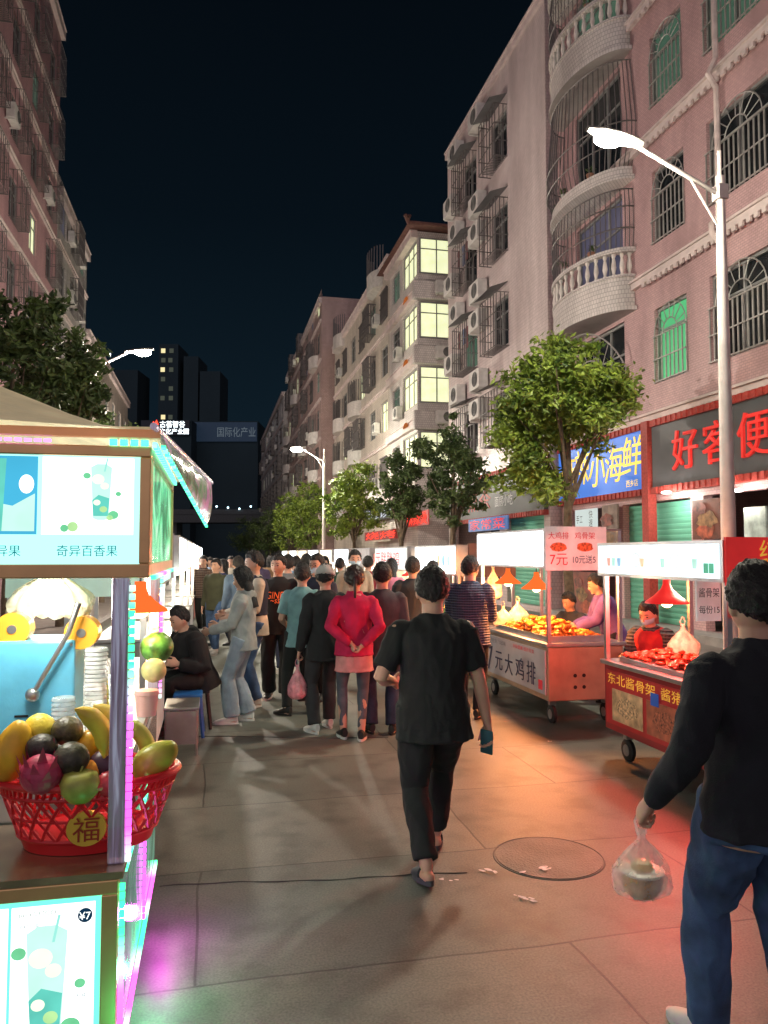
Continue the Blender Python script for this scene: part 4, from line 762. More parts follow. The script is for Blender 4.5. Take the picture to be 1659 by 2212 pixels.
# distance
DK=P('far_dark',(.020,.044,.058),.9,0,.1,.1)
def far_box(name,label,px0,px1,py0,d,depth,mat,cat='building'):
    x0,y0=gp(px0,d); z=1.8+(1195-py0)/FP*d; root=empty(name,(x0,y0,0),-TH,label,cat); Wd=(px1-px0)/FP*d
    m=MB(); m.box(0,Wd,0,depth,0,z); m.build('wall',mat,root); return root,Wd,z
LITS=[E('far_window_warm',(1,.85,.45),1.1),E('far_window_cool',(.6,.85,1),.55),E('far_window_dim',(.4,.45,.35),.16)]
wmx=[]
for lm in LITS:
    m=MB(); m.quad((0,0,0),(1.5,0,0),(1.5,0,1.6),(0,0,1.6)); me=m.mesh('window'); me.materials.append(lm); wmx.append(me)
for px0,px1,py0,lab,dn,sd in ((338,380,738,'tallest distant tower with a bright column of windows',.75,1),(392,424,765,'slim dark distant tower beside the brightest tower',.14,2),(428,472,798,'dark distant tower with scattered windows on the right',.22,3),(242,292,795,'distant low tower with a single row of lit windows',.14,4)):
    r,Wd,z=far_box('tower_block',lab,px0,px1,py0,270,14,DK); rr=random.Random(sd); n=0
    for i in range(int(Wd/2.6)):
        for k in range(int(z/3.4)):
            zz=z-3.2-k*3.4
            if zz<34 or n>95: continue
            if rr.random()<dn*(.95 if i in(0,1) and sd==1 else .35): link('window',wmx[rr.choice((0,2,2) if sd==1 else (1,2,2,2))],None,r,(.6+i*2.6+.5*rr.random(),-.1,zz)); n+=1
r,Wd,z=far_box('office_block','dim block carrying a dark banner with pale characters at the street end',412,556,908,170,20,DK)
m=MB(); m.box(.3,Wd-.2,-.4,-.1,z-4.6,z-.3); bn=m.build('banner',P('banner_navy',(.02,.04,.08),.6,es=.10,emc=(.06,.14,.25)),r); T(bn,'国际化产业',(0,-1,0),(Wd*.68,-.45,z-2.5),2.2,E('banner_letter',(.55,.68,.8),.20),8.5)
r,Wd,z=far_box('office_block','dim block topped by a bright white lettered sign at the street end',300,411,906,165,20,DK)
m=MB(); m.box(.3,Wd-.3,-.5,-.1,z-3.3,z-.1); bn=m.build('sign_board',P('far_sign_board',(.03,.04,.06),.6),r); T(bn,'古荟智谷',(0,-1,0),(Wd*.64,-.56,z-.95),1.45,E('far_sign_white',(.85,.95,1),4),5.4,bold=.02); T(bn,'科技文化产业园',(0,-1,0),(Wd*.56,-.56,z-2.5),1.25,MC['far_sign_white'],8.8,bold=.02)
m=MB(); m.poly([(Wd*.30+a*1.3,-.56,z-.9+b*1.2) for a,b in ((-.6,-.2),(-.3,.5),(0,.2),(.25,.8),(.6,-.1),(.2,-.6),(-.3,-.6))],(0,-.05,0)); m.build('flame_emblem',E('flame_red',(1,.06,.03),3),bn)
x0,y0=gp(290,135); root=empty('overpass',(x0,y0,0),-TH,'dark elevated road crossing the far end of the street','bridge'); m=MB(); m.box(-12,26,0,6,7.2,8.6); m.build('deck',P('concrete_dark',(.10,.11,.12),.8),root); m=MB(); m.box(-12,26,-.1,.1,8.601,9.5); m.build('parapet',MC['concrete_dark'],root)
for s in (-8,6,20): m=MB(); m.box(s,s+1.2,1,5,0,7.199); m.build('pier',MC['concrete_dark'],root)
for s in range(12,24,2): m=MB(); m.ball((s+.5,-.2,9.6+(s%3)*.2),.16,None,8,6); m.build('lamp_globe',E('far_lamp',(.6,.9,1),6),root)
def farsign(px0,px1,py0,py1,X,label,txt,tm,pm):
    r,pn,L,h_=board('lit_shop_sign',label,X,px0,px1,py0,py1,pm); T(pn,txt,(0,1,0),(L/2,.06,h_/2),h_*.8,tm,L*.9); return r
farsign(1015,1100,1118,1146,8.6,'narrow blue and red sign below the dark sign of the cream block','家常菜',P('letter_red',(.7,.05,.04),.4,es=.6),P('panel_blue',(.06,.15,.4),.5,es=.4))
farsign(785,870,1090,1122,8.7,'white glowing characters above the shops behind the small dark tree','口腔诊所',WHL,P('panel_dark',(.02,.02,.025),.6))
farsign(880,928,1105,1136,8.6,'glowing red dotted sign behind the small dark tree','麻辣烫',REDG,P('panel_red',(.25,.01,.01),.5,es=.9))
farsign(790,862,1146,1166,8.4,'thin red glowing strip sign low over the far shops','烧烤',REDG,P('panel_red2',(.18,.01,.01),.5,es=.5))
# ---------------------------------------------------------------- street lamps
POLE=P('pole_grey',(.60,.545,.53),.5,.1,.15,4)
def street_lamp(label,x,y,h,side,arm,power,coln=(1,.93,.72),gs=1,ge=90):
    root=empty('street_lamp',(x,y,.14),0,label,'street lamp','street lamps along the road'); h-=.14
    MB().lathe([(.13,0),(.13,.04),(.095,.05),(.092,h*.3),(.07,h*.75),(.055,h),(.0,h+.01)],n=20).build('pole',POLE,root,True)
    m=MB(); m.tube([(0,0,h-.25),(side*arm*.35,0,h-.02),(side*(arm-.35),0,h+.27)],[.035,.032,.028],10); m.build('arm',POLE,root,True)
    m=MB(); m.tube([(0,0,h-.75),(side*arm*.28,0,h-.09)],.016,8); m.build('brace',POLE,root,True)
    m=MB(); m.box(-.075,.075,-.075,.075,h-.32,h-.12,.01); m.build('collar',POLE,root)
    m=MB(); m.tube([(0,0,h),(0,0,h+.35)],.025,8); m.build('spike',POLE,root,True)
    m=MB(); m.loft([(V((side*(arm-.40+t*.75),0,h+.30+.12*t)),V((0,.02+.11*math.sin(PI*min(1,.12+t*.85))**.6,0)),V((0,0,.025+.03*math.sin(PI*min(1,.1+t*.85))))) for t in [i/8 for i in range(9)]],16); m.build('lamp_head',P('lamp_head',(.22,.21,.20),.4),root,True)
    m=MB(); m.ball((side*(arm+.06),0,h+.310),(.20*gs,.12*gs,.09*gs),None,20,12); m.build('lamp_glass',E('street_lamp_glow_%d'%ge,(1,.96,.76),ge),root,True)
    lamp(root,(side*(arm+.06),0,h+.12),power,coln,.15)
street_lamp('tall street lamp on the right glowing in front of the pink building',6.5,8.72,6.78,-1,1.55,900,(1,.93,.72),1.0,330)
x,y=gp(180,20); street_lamp('street lamp on the left above the dark trees',x,y,6.85,1,1.35,3000,(1,.88,.74),1.1)
x,y=gp(700,38); street_lamp('far street lamp between the green trees on the right',x,y,6.6,-1,1.3,3200,(1,.93,.75),1.5)
x,y=gp(228,52); street_lamp('farther left street lamp near the low beige building',x,y,6.9,1,1.4,5000,(1,.88,.74))  # lamp added to light the far right facades from the front
# ---------------------------------------------------------------- carts on the right
LB=E('lightbox_white',(.92,.98,1.0),5.0); LBC=E('lightbox_cool',(.80,.95,1.0),1.8)
def blob_pile(name,label,cx,cy,z,lx,ly,h,mat,n,sz,seed,cat='food'):
    r=random.Random(seed); m=MB()
    for i in range(n):
        a=r.uniform(-1,1); b=r.uniform(-1,1); hh=h*max(0,1-a*a*.8)*max(0,1-b*b*.8)*r.random()
        s=sz*(.7+.7*r.random()); rot=Matrix.Rotation(r.random()*6,3,'Z')@Matrix.Rotation(r.uniform(-.6,.6),3,'X')
        k=len(m.bm.verts); m.ball((a*lx,b*ly,s*.35+hh),(s,s*.6,s*.42),rot,8,6); m.bm.verts.ensure_lookup_table()
        for v in m.bm.verts[k:]: v.co+=noise.noise_vector(v.co*28+V((i,0,0)))*s*.30
    o=m.build(name,mat,None,True,loc=(cx,cy,z),ang=80); tag(o,label,cat,kind='stuff'); return o
def cart(label,X,Y0,L,D=.85,side=1,bm_=None,front=None,end=None,sign=LB,z0=1.52,z1=1.88,ct=.86,ey=(-.145,None),group='food carts along the right of the street'):
    rot=PI/2 if side>0 else -PI/2; root=empty('food_cart',(X,Y0 if side>0 else Y0+L,0),rot,label,'food cart',group)
    bm_=bm_ or DST
    m=MB(); m.box(0,L,-D,0,.26,ct-.04,.01); m.build('cabinet',bm_,root)
    m=MB(); m.box(-.03,L+.03,-D-.03,.03,ct-.039,ct,.008); m.build('countertop',STEEL,root)
    m=MB(); m.box(.05,L-.05,.003,.012,.32,ct-.08); bn=m.build('banner',front or P('banner_pale',(.6,.58,.55),.5),root)
    for x in (.02,L-.02):
        for y in (-.02,-D+.02):
            m=MB(); m.box(x-.019,x+.019,y-.019,y+.019,ct+.001,z1-.001); m.build('post',STEEL,root)
    m=MB(); m.box(-.02,L+.02,-.14,.04,z0,z1); sb=m.build('sign_box',STEEL,root)
    m=MB(); m.box(.015,L-.015,.041,.048,z0+.025,z1-.025); lp=m.build('lit_panel',sign,sb)
    m=MB(); m.box(-.045,-.022,ey[1] if ey[1] else -D,ey[0],z0-.02,z1+.02); ep=m.build('end_panel',end or P('end_pale',(.6,.5,.48),.5),root)
    m=MB(); m.box(-.01,L+.01,-D,-.141,z1-.02,z1); m.build('roof',DST,root)
    for x in (.18,L-.18):
        for y in (-.12,-D+.12):
            m=MB(); m.loft([(V((x,y-.022+.044*t,.095)),V((q,0,0)),V((0,0,q))) for t,q in ((0,.085),(.15,.095),(.85,.095),(1,.085))],20); wh=m.build('wheel',RUB,root,True)
            m=MB(); m.loft([(V((x,y-.026+.052*t,.095)),V((.05,0,0)),V((0,0,.05))) for t in (0,1)],14); m.build('wheel_hub',DST,wh)
            m=MB(); m.box(x-.03,x+.03,y-.035,y+.035,.192,.258); m.build('wheel_fork',DST,wh)
    return root,bn,lp,ep,sb
def heat_lamp(label,x,y,z,mat,power,colr,zt=1.86,k=1):
    root=empty('heat_lamp',(x,y,z),0,label,'lamp'); MB().lathe([(.17*k,0),(.165*k,.012),(.10*k,.06*k),(.045*k,.115*k),(.03,.15*k),(.028,.19*k)],n=28).build('lamp_shade',mat,root,True)
    m=MB(); m.tube([(0,0,.19*k),(0,0,zt-z)],.006,6); m.build('cord',DARK,root); MB().ball((0,0,.015),.05,None,14,10).build('bulb',E('heat_bulb',(1,.55,.2),25),root,True); lamp(root,(0,0,-.06),power,colr,.06)
ORG=E('shade_orange',(1,.16,.03),1.2); REDS=P('shade_red',(.5,.015,.015),.4,0,.1,es=1.0,emc=(.55,.012,.012))
REDT=P('letter_deep_red',(.55,.02,.03),.5,es=.3); NVT=P('letter_navy',(.03,.03,.09),.5); YLT=P('letter_gold',(.75,.42,.05),.5,es=.55)
# cart B
rB,bn,lp,ep,sb=cart('steel fried chicken cart with bright white sign box and number seven banner',3.42,7.5,2.05,.86,1,P('orange_lit_steel',(.52,.38,.27),.35,.7,.15,5),P('banner_grey',(.56,.54,.56),.5,0,.06),P('end_cream',(.66,.58,.54),.5,es=.35),z0=1.64,z1=2.06,ey=(.035,-.66))  # cabinet steel has the orange lamp light painted into its colour
for i,(ch,s,h) in enumerate((('7',.0,.30),('元',.30,.22),('大',.62,.24),('鸡',.95,.24),('排',1.27,.24))): T(bn,ch,(0,1,0),(1.68-s,.017,.50),h,NVT,bold=.002)
T(bn,'外酥里嫩 现炸现卖',(0,1,0),(.62,.017,.735),.045,REDT,.6); T(bn,'好吃到飞起来',(0,1,0),(1.42,.017,.725),.05,P('letter_mid_grey',(.25,.25,.28)),.55)
m=MB(); m.box(.12,.22,.0125,.016,.36,.46); m.build('red_tag',REDT,bn)
for tx,y,z,h,wd,mt in (('大鸡排',-.11,1.985,.075,.23,REDT),('鸡骨架',-.41,1.985,.075,.23,REDT),('7元',-.11,1.735,.12,.20,REDT),('10元送5',-.40,1.735,.085,.26,NVT)): T(ep,tx,(-1,0,0),(-.050,y,z),h,mt,wd)
for y in (-.11,-.41):
    m=MB(); m.poly([(-.0455,y+.10*math.cos(t)*(.8+.3*rnd.random()),1.865+.048*math.sin(t)) for t in [i*PI/8 for i in range(16)]],(-.003,0,0)); m.build('food_picture',P('food_red',(.55,.10,.03),.5,0,.7,40,es=.3),ep)
for k in range(4):
    m=MB(); m.poly([(-.004,-.30-.10*(k%2)+.02*math.cos(t),.52-.12*(k//2)+.02*math.sin(t)) for t in [i*PI/6 for i in range(12)]],(-.004,0,0)); m.build('vent_hole',DARK,rB)
root=empty('food_tray',(3.80,8.35,.862),0,'steel tray of fried chicken on the chicken cart','tray'); m=MB(); m.box(-.34,.34,-.75,.75,0,.012); m.build('pan',STEEL,root)
for a in ((-.34,-.325,-.75,.75),(.325,.34,-.75,.75),(-.32,.32,-.75,-.735),(-.32,.32,.735,.75)): m=MB(); m.box(a[0],a[1],a[2],a[3],.013,.06); m.build('rim',STEEL,root)
FRY=P('fried_orange',(.55,.18,.02),.55,0,.7,30,.4,90)
blob_pile('fried_chicken','heap of golden fried chicken pieces on the chicken cart tray',3.80,8.35,.88,.29,.68,.17,FRY,300,.045,1)
for i in range(3): bag(['crumpled white paper bag of snacks under the orange heat lamp','pale plastic bag bundle at the far end of the chicken cart','clear bag hanging from the far post of the chicken cart'][i],[(3.55,9.1,1.14),(3.85,9.35,1.18),(3.62,9.62,1.62)][i],[.13,.15,.12][i],[.26,.30,.42][i],film('snack_film',(.85,.75,.6),.75),i*3+1)
heat_lamp('orange glowing heat lamp over the far end of the chicken cart',3.62,9.1,1.42,ORG,110,(1,.34,.09)); heat_lamp('second orange heat lamp nearer the price panel of the chicken cart',3.54,8.05,1.40,ORG,210,(1,.28,.06))
lamp(rB,(1.0,-.3,1.56),20,(1,.62,.32),.1)  # bare point light added under the roof, no fitting
# cart A
rA,bn,lp,ep,sb=cart('red braised bone cart with picture sign box nearest on the right',3.42,4.62,1.70,.88,1,P('cart_red',(.36,.02,.025),.45,0,.15,4),P('banner_red',(.44,.02,.02),.5,0,.2,5,es=.15),P('end_red',(.55,.02,.02),.5,0,.1,es=.6),LBC,z0=1.60,z1=1.89,ey=(.03,-.88))
T(bn,'东北酱骨架',(0,1,0),(1.24,.017,.715),.095,YLT,.74); T(bn,'酱猪蹄',(0,1,0),(.58,.017,.715),.095,YLT,.42)
for s,c in ((1.30,(.55,.36,.18)),(.76,(.35,.10,.05)),(.30,(.4,.2,.1))):
    m=MB(); m.box(s-.24,s+.24,.0125,.017,.36,.63); fp=m.build('food_photo',P('photo_%d'%int(s*100),c,.5,0,.5,9,es=.15),bn)
    m=MB(); m.poly([(s+.17*math.cos(t)*(.8+.3*rnd.random()),.0175,.49+.09*math.sin(t)*(.8+.3*rnd.random())) for t in [i*PI/10 for i in range(20)]],(0,.002,0)); m.build('dish_picture',P('dish_%d'%int(s*100),tuple(q*.8 for q in c),.5,0,.9,45,es=.25),bn)
m=MB(); m.box(.82,.93,.018,.022,.60,.70); m.build('blue_sticker',P('sticker_blue',(.02,.08,.35),.5,es=.3),bn)
for i,(s,kd) in enumerate(((1.50,'g'),(1.42,'c'),(1.33,'b'),(1.06,'r'),(.97,'o'),(.68,'c'),(.52,'r'),(.28,'c'),(.15,'q'),(.09,'q'))):
    m=MB()
    if kd=='r': m.tube([(s+.055*math.cos(t),.051,1.745+.055*math.sin(t)) for t in [k*PI/12 for k in range(25)]],.006,4)
    elif kd=='q': m.box(s-.025,s+.025,.0485,.053,1.66,1.73)
    else: m.poly([(s-.022,.0485,1.69),(s+.022,.0485,1.69),(s+.030,.0485,1.76),(s-.030,.0485,1.76)],(0,.004,0))
    m.build('sign_picture',{'g':P('ic_red',(.7,.35,.28),.5,es=1.0),'c':P('ic_pale_green',(.4,.7,.6),.5,es=1.0),'b':P('ic_blue',(.25,.45,.65),.5,es=.9),'r':P('ic_grey',(.62,.66,.64),.5,es=.9),'o':P('ic_orange',(.8,.55,.35),.5,es=.9),'q':P('ic_teal',(.08,.4,.25),.5,es=.7)}[kd],lp)
T(ep,'红',(-1,0,0),(-.05,-.30,1.815),.15,YLT,.15); T(ep,'烧',(-1,0,0),(-.05,-.52,1.815),.15,YLT,.15)
m=MB(); m.box(-.05,-.02,-.88,-.02,1.36,1.57); m.build('end_board',MC['end_red'],rA)
m=MB(); m.box(.42,.44,-.26,-.06,1.30,1.595); pb=m.build('price_board',P('board_white',(.74,.72,.70),.5,es=.25),rA)
T(pb,'酱骨架',(-1,0,0),(.417,-.16,1.51),.07,BLKL,.17); T(pb,'每份15',(-1,0,0),(.417,-.16,1.385),.06,BLKL,.17)
heat_lamp('red shaded heat lamp hanging over the red cart',3.56,5.55,1.40,REDS,210,(1,.08,.06)); lamp(rA,(.9,-.25,1.50),18,(1,.72,.5),.1)  # the last point light is added fill without a fitting
root=empty('food_tray',(3.72,5.65,.862),0,'steel tray of red braised meat on the red cart','tray'); m=MB(); m.box(-.25,.25,-.5,.5,0,.04,.005); m.build('pan',STEEL,root)
blob_pile('braised_meat','glossy heap of red braised meat on the red cart tray',3.70,5.65,.90,.22,.45,.09,P('braise_red',(.40,.05,.018),.3,0,.7,30),150,.038,4)
bag('clear plastic bag of vegetables on the far back corner of the red cart',(4.1,6.15,1.17),.15,.30,film('veg_film',(.75,.8,.6),.7),12)
MB_=MB(); MB_.lathe([(.03,0),(.032,.10),(.02,.125),(.008,.13),(.006,.18)],n=16); o=MB_.build('sauce_bottle',P('bottle_orange',(.7,.25,.05),.35),None,True,loc=(3.55,5.1,.862)); tag(o,'orange squeeze sauce bottle at the front of the red cart','bottle')
FC=[(10.5,2.2,'white snack cart with small food pictures on its sign box',LB,'小吃',(.45,.45,.43)),(13.3,2.7,'cart with red lettered glowing sign beyond the snack cart',E('lightbox_pale',(.95,.90,.86),1.4),'1元胖胖鸡',(.5,.05,.05)),(16.6,2.2,'dim grey cart fifth from the front on the right',P('sign_dim',(.3,.28,.28),.5,es=.6),'烤冷面',(.3,.3,.3)),(19.4,2.2,'sixth cart from the front on the right with white sign',LB,'臭豆腐',(.4,.3,.25)),(22.2,2.4,'seventh cart from the front on the right with yellowish sign',E('lightbox_warm',(1,.85,.6),2.5),'肠粉',(.3,.2,.2)),(25.2,2.4,'eighth cart from the front on the right',LB,'炒饭',(.5,.4,.3)),(28.4,2.4,'ninth cart from the front on the right',MC['lightbox_warm'],'奶茶',(.3,.2,.2)),(32,2.4,'tenth and small far cart on the right',LB,'串串',(.3,.2,.2)),(36,2.4,'farthest glowing cart on the right',LB,'烤肉',(.3,.2,.2))]
for i,(Y0,L,lab,sg,tx,c) in enumerate(FC):
    r,bn,lp,ep,sb=cart(lab,3.42,Y0,L,.86,1,DST,P('far_banner_%d'%i,c,.5,es=.1),P('far_end_%d'%i,((.10,.05,.04),(.3,.3,.3),(.25,.05,.05))[i%3],.5,es=.3),sg,z0=1.48,z1=1.92)
    if i<4:
        T(lp,tx,(0,1,0),(L*.62,.053,1.70),.22 if len(tx)<4 else .26,(NVT,P('letter_red_glow',(.75,.03,.03),.5,es=.5),REDT,NVT)[i],L*.4 if len(tx)<4 else L*.85)
        T(bn,tx,(0,1,0),(L*.5,.02,.55),.2,YLT,L*.6)
    if i==0:
        for s,cc in ((.3,'ic_pale_green'),(.55,'ic_blue'),(.8,'ic_orange')):
            m=MB(); m.poly([(s+.07*math.cos(t),.0485,1.69+.09*math.sin(t)) for t in [k*PI/8 for k in range(16)]],(0,.004,0)); m.build('sign_picture',MC[cc],lp)
    lamp(r,(L/2,-.3,1.40),62,(1,.76,.52),.1)  # point light added inside each cart to strengthen its glow
    if i<3: blob_pile('fried_snacks',['mixed snack heap on the white snack cart','snack heap on the red lettered cart','snack heap on the dim grey cart'][i],3.8,Y0+L/2,.87,.28,L*.36,.1,FRY,60,.05,20+i)
    if i==1: heat_lamp('small red heat lamp under the red lettered sign',3.75,Y0+1.2,1.36,REDS,16,(1,.2,.1))
# ---------------------------------------------------------------- juice cart (left)
JO=V((-.30,2.70,0)); J=empty('juice_cart',JO,0,'juice cart with glowing picture panels and coloured LED strips on the left','juice cart','food carts along the left of the street')
GOLD=P('gold_frame',(.72,.44,.22),.30,.8,.12,6,es=.05); TEALB=E('panel_teal',(.42,1,.94),1.6); WHB=E('panel_white',(.93,1,.98),2.0)
CHR=sheen_mat('chrome_painted_glints',(.70,.66,.74),(.004,.004,.006),(.05,.03,.08),(.22,.24,.34),.75,(55,55,2.6),.08,.15)  # purple and pale reflections are painted in as emission
def jb(name,mat,*bx,parent=None,bev=0,smooth=False):
    m=MB()
    for b_ in bx: m.box(*b_,bev)
    return m.build(name,mat,parent or J,smooth,off=JO)
jb('cabinet',P('cart_side',(.35,.40,.38),.3,.6,.1),(-1.75,-.31,2.72,4.4,.14,.745))
jb('shelf',P('shelf_gold',(.45,.36,.24),.25,.7,.25,8),(-1.75,-.27,2.66,3.2,.752,.775)); jb('countertop',P('counter_pale',(.55,.6,.56),.35,.3,.1),(-1.75,-.30,3.22,4.4,.98,1.02)); jb('counter_front',P('counter_front',(.5,.5,.5),.3,.7),(-1.75,-.31,3.22,3.25,.777,.978))
jb('side_lower',sheen_mat('side_green_lit',(.30,.5,.42),(.01,.10,.06),(.06,.42,.26),(.25,.75,.55),.32,(2,3,3),.12,.2),(-.309,-.285,2.74,4.38,.18,.70)); jb('side_upper',P('side_upper_panel',(.45,.5,.48),.25,.7),(-.309,-.285,3.22,4.38,.777,.975))
lb=jb('lower_light_box',GOLD,(-1.2,-.284,2.66,2.715,.705,.750),bev=.004)
for b_ in ((-1.2,-.284,2.66,2.715,.08,.125),(-.335,-.284,2.66,2.715,.126,.704)): jb('light_box_frame',GOLD,b_,bev=.004)
jb('lit_panel',E('panel_mint',(.16,1,.60),1.6),(-1.2,-.337,2.675,2.69,.12,.71),parent=lb)
for a,b in ((-.90,-.612),(-.602,-.354)): po=jb('drink_poster',WHB,(a,b,2.668,2.674,.16,.685),parent=lb)
def jpoly(par,name,mat,pts,yy=2.664,th=.003):
    m=MB(); m.poly([(x,yy,z) for x,z in pts],(0,-th,0)); return m.build(name,mat,par,off=JO)
def circ(cx,cz,r,rz=None,n=20): return [(cx+r*math.cos(i*2*PI/n),cz+(rz or r)*math.sin(i*2*PI/n)) for i in range(n)]
PTL=E('print_teal',(.16,.75,.62),1.15,.4,14); PLG=E('print_lime',(.55,.92,.40),1.2,.4,18); PNV=E('print_navy',(.01,.06,.14),.6); PYL=E('print_yellow',(.88,.98,.70),1.5,.2,16); PMT=E('print_mint',(.60,.98,.86),1.25,.25,12); PDT=E('print_deep_teal',(.0,.32,.36),.7); PGR=E('print_leaf',(.22,.80,.40),1.1,.4,20); PST=E('print_straw',(.35,.85,.75),1.1)
def dpic(cx,cz,s,par,yy):
    jpoly(par,'drink_picture',PMT,[(cx-.045*s,cz+.13*s),(cx-.02*s,cz+.145*s),(cx+.02*s,cz+.145*s),(cx+.045*s,cz+.13*s),(cx+.033*s,cz-.10*s),(cx+.015*s,cz-.108*s),(cx-.015*s,cz-.108*s),(cx-.033*s,cz-.10*s)],yy)
    jpoly(par,'drink_picture',PTL,[(cx-.037*s,cz-.02*s),(cx-.01*s,cz+.005*s),(cx+.036*s,cz-.01*s),(cx+.031*s,cz-.09*s),(cx-.031*s,cz-.09*s)],yy-.004)
    for dx,dz,r_,mt in ((-.012,.075,.026,PYL),(.016,.045,.018,PYL),(-.016,-.03,.015,PYL),(.012,-.060,.016,PLG),(.055,-.085,.022,PGR),(.040,-.098,.014,PLG),(.075,.01,.012,PGR),(-.06,.09,.016,PGR)): jpoly(par,'fruit_picture',mt,circ(cx+dx*s,cz+dz*s,r_*s,r_*s*.85),yy-.008)
    jpoly(par,'straw_picture',PST,[(cx+.012*s,cz+.11*s),(cx+.018*s,cz+.11*s),(cx+.030*s,cz+.17*s),(cx+.024*s,cz+.17*s)],yy-.008)
dpic(-.495,.43,1.35,lb,2.664); dpic(-.78,.43,1.35,lb,2.664)
jpoly(lb,'price_badge',PNV,circ(-.383,.648,.022),2.664)
T(lb,'¥7',(0,-1,0),V((-.383,2.658,.648))-JO,.024,WHB); T(lb,'juiceCOCO',(0,-1,0),V((-.525,2.664,.664))-JO,.018,P('print_grey',(.3,.35,.35),.5),.11); T(lb,'金桔柠檬',(0,-1,0),V((-.55,2.664,.628))-JO,.014,PNV,.06); T(lb,'柠檬C',(0,-1,0),V((-.385,2.664,.40))-JO,.014,PNV,.04)
# upper sign box
YU=2.62
ub=jb('upper_light_box',GOLD,(-1.6,-.20,YU,2.72,1.72,1.765),bev=.004)
for b_ in ((-1.6,-.20,YU,2.72,2.115,2.15),(-.235,-.20,YU,2.72,1.766,2.114)): jb('light_box_frame',GOLD,b_,bev=.004)
jb('lit_panel',TEALB,(-1.6,-.236,2.64,2.66,1.76,2.12),parent=ub)
jb('picture_panel',WHB,(-.535,-.255,2.632,2.639,1.86,2.11),parent=ub); jb('picture_panel',E('print_blue',(.08,.55,.85),1.2,.5,3),(-.90,-.55,2.632,2.639,1.86,2.11),parent=ub)
dpic(-.355,1.985,.72,ub,2.628); jpoly(ub,'wave_picture',PMT,[(-.86,1.93),(-.72,1.97),(-.62,1.95),(-.555,1.99),(-.555,1.87),(-.86,1.87)],2.628); jpoly(ub,'drink_picture',PTL,[(-.71,2.10),(-.64,2.10),(-.65,1.87),(-.69,1.87)],2.624); jpoly(ub,'fruit_picture',WHB,circ(-.58,2.02,.022,.03),2.626); jpoly(ub,'fruit_picture',PLG,circ(-.44,1.885,.016),2.628); jpoly(ub,'fruit_picture',PGR,circ(-.465,1.88,.012),2.626)
T(ub,'奇异百香果',(0,-1,0),V((-.395,2.634,1.808))-JO,.036,PDT,.185); T(ub,'奇异果',(0,-1,0),V((-.65,2.634,1.808))-JO,.036,PDT,.11)
sb_=jb('side_light_box',GOLD,(-.235,-.20,2.725,4.1,1.72,1.765))
for b_ in ((-.235,-.20,2.725,4.1,2.115,2.15),(-.235,-.20,4.06,4.1,1.766,2.114)): jb('light_box_frame',GOLD,b_)
jb('lit_panel',sheen_mat('panel_green',(.3,.6,.45),(.03,.20,.10),(.18,.85,.42),(.65,.95,.75),.9,(2,3,4),.15,.2),(-.228,-.21,2.73,4.05,1.766,2.114),parent=sb_)
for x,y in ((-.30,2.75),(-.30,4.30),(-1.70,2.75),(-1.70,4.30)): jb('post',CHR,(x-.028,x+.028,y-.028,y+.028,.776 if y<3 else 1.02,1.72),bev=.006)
PK=(1,.10,.80); GN=(.05,1,.35)
LED1=led_mat('led_pink_green',[PK,PK,(.8,.15,1),GN,GN,PK],1.1,2.4); LED2=led_mat('led_mint',[GN,(.3,1,.8),GN,(.1,1,.6)],14,2.4); LEDV=led_mat('led_violet',[(.8,.3,1),(.5,.2,1),(.9,.5,1)],3,2.2); LEDP=led_mat('led_pink_two',[PK,GN,PK],.9,2.4)
def strip(x0,x1,y0,y1,z0,z1,mt):
    m=MB(); L=max(x1-x0,y1-y0,z1-z0); n=max(1,int(L/.028)); bx=[]
    for i in range(n):
        a,b=i/n,(i+.72)/n
        if z1-z0==L: bx.append((x0,x1,y0,y1,z0+L*a,z0+L*b))
        elif y1-y0==L: bx.append((x0,x1,y0+L*a,y0+L*b,z0,z1))
        else: bx.append((x0+L*a,x0+L*b,y0,y1,z0,z1))
    for q in bx: m.box(*q)
    m.build('led_strip',mt,J,off=JO)
strip(-.271,-.254,2.724,2.745,.78,1.70,LED1); strip(-.281,-.264,2.665,2.68,.06,.74,LED1); strip(-.283,-.270,2.80,4.36,.72,.733,LED2); strip(-.271,-.256,4.29,4.30,1.03,1.70,LED1); strip(-.33,-.20,2.606,2.618,2.150,2.170,LED2); strip(-1.2,-.50,2.61,2.618,2.155,2.165,LEDV); strip(-.198,-.184,2.64,4.1,2.150,2.168,LED2); strip(-.198,-.184,2.64,4.1,1.713,1.726,LEDP)
strip(-.284,-.268,2.60,4.36,.145,.168,led_mat('led_low',[GN,GN,PK,PK,GN],1.1,3))
strip(-.283,-.270,3.6,3.612,.2,.68,led_mat('led_side_pink',[PK,(.9,.1,1),PK],.3,2.4))
for yy,cc,pw in ((2.35,GN,5),(2.75,(1,.08,.85),7),(3.25,GN,6),(3.75,(1,.08,.85),6)): lamp(J,(.09,yy-2.70,.17),pw,cc,.03)  # added point lights casting the LED colours onto the ground
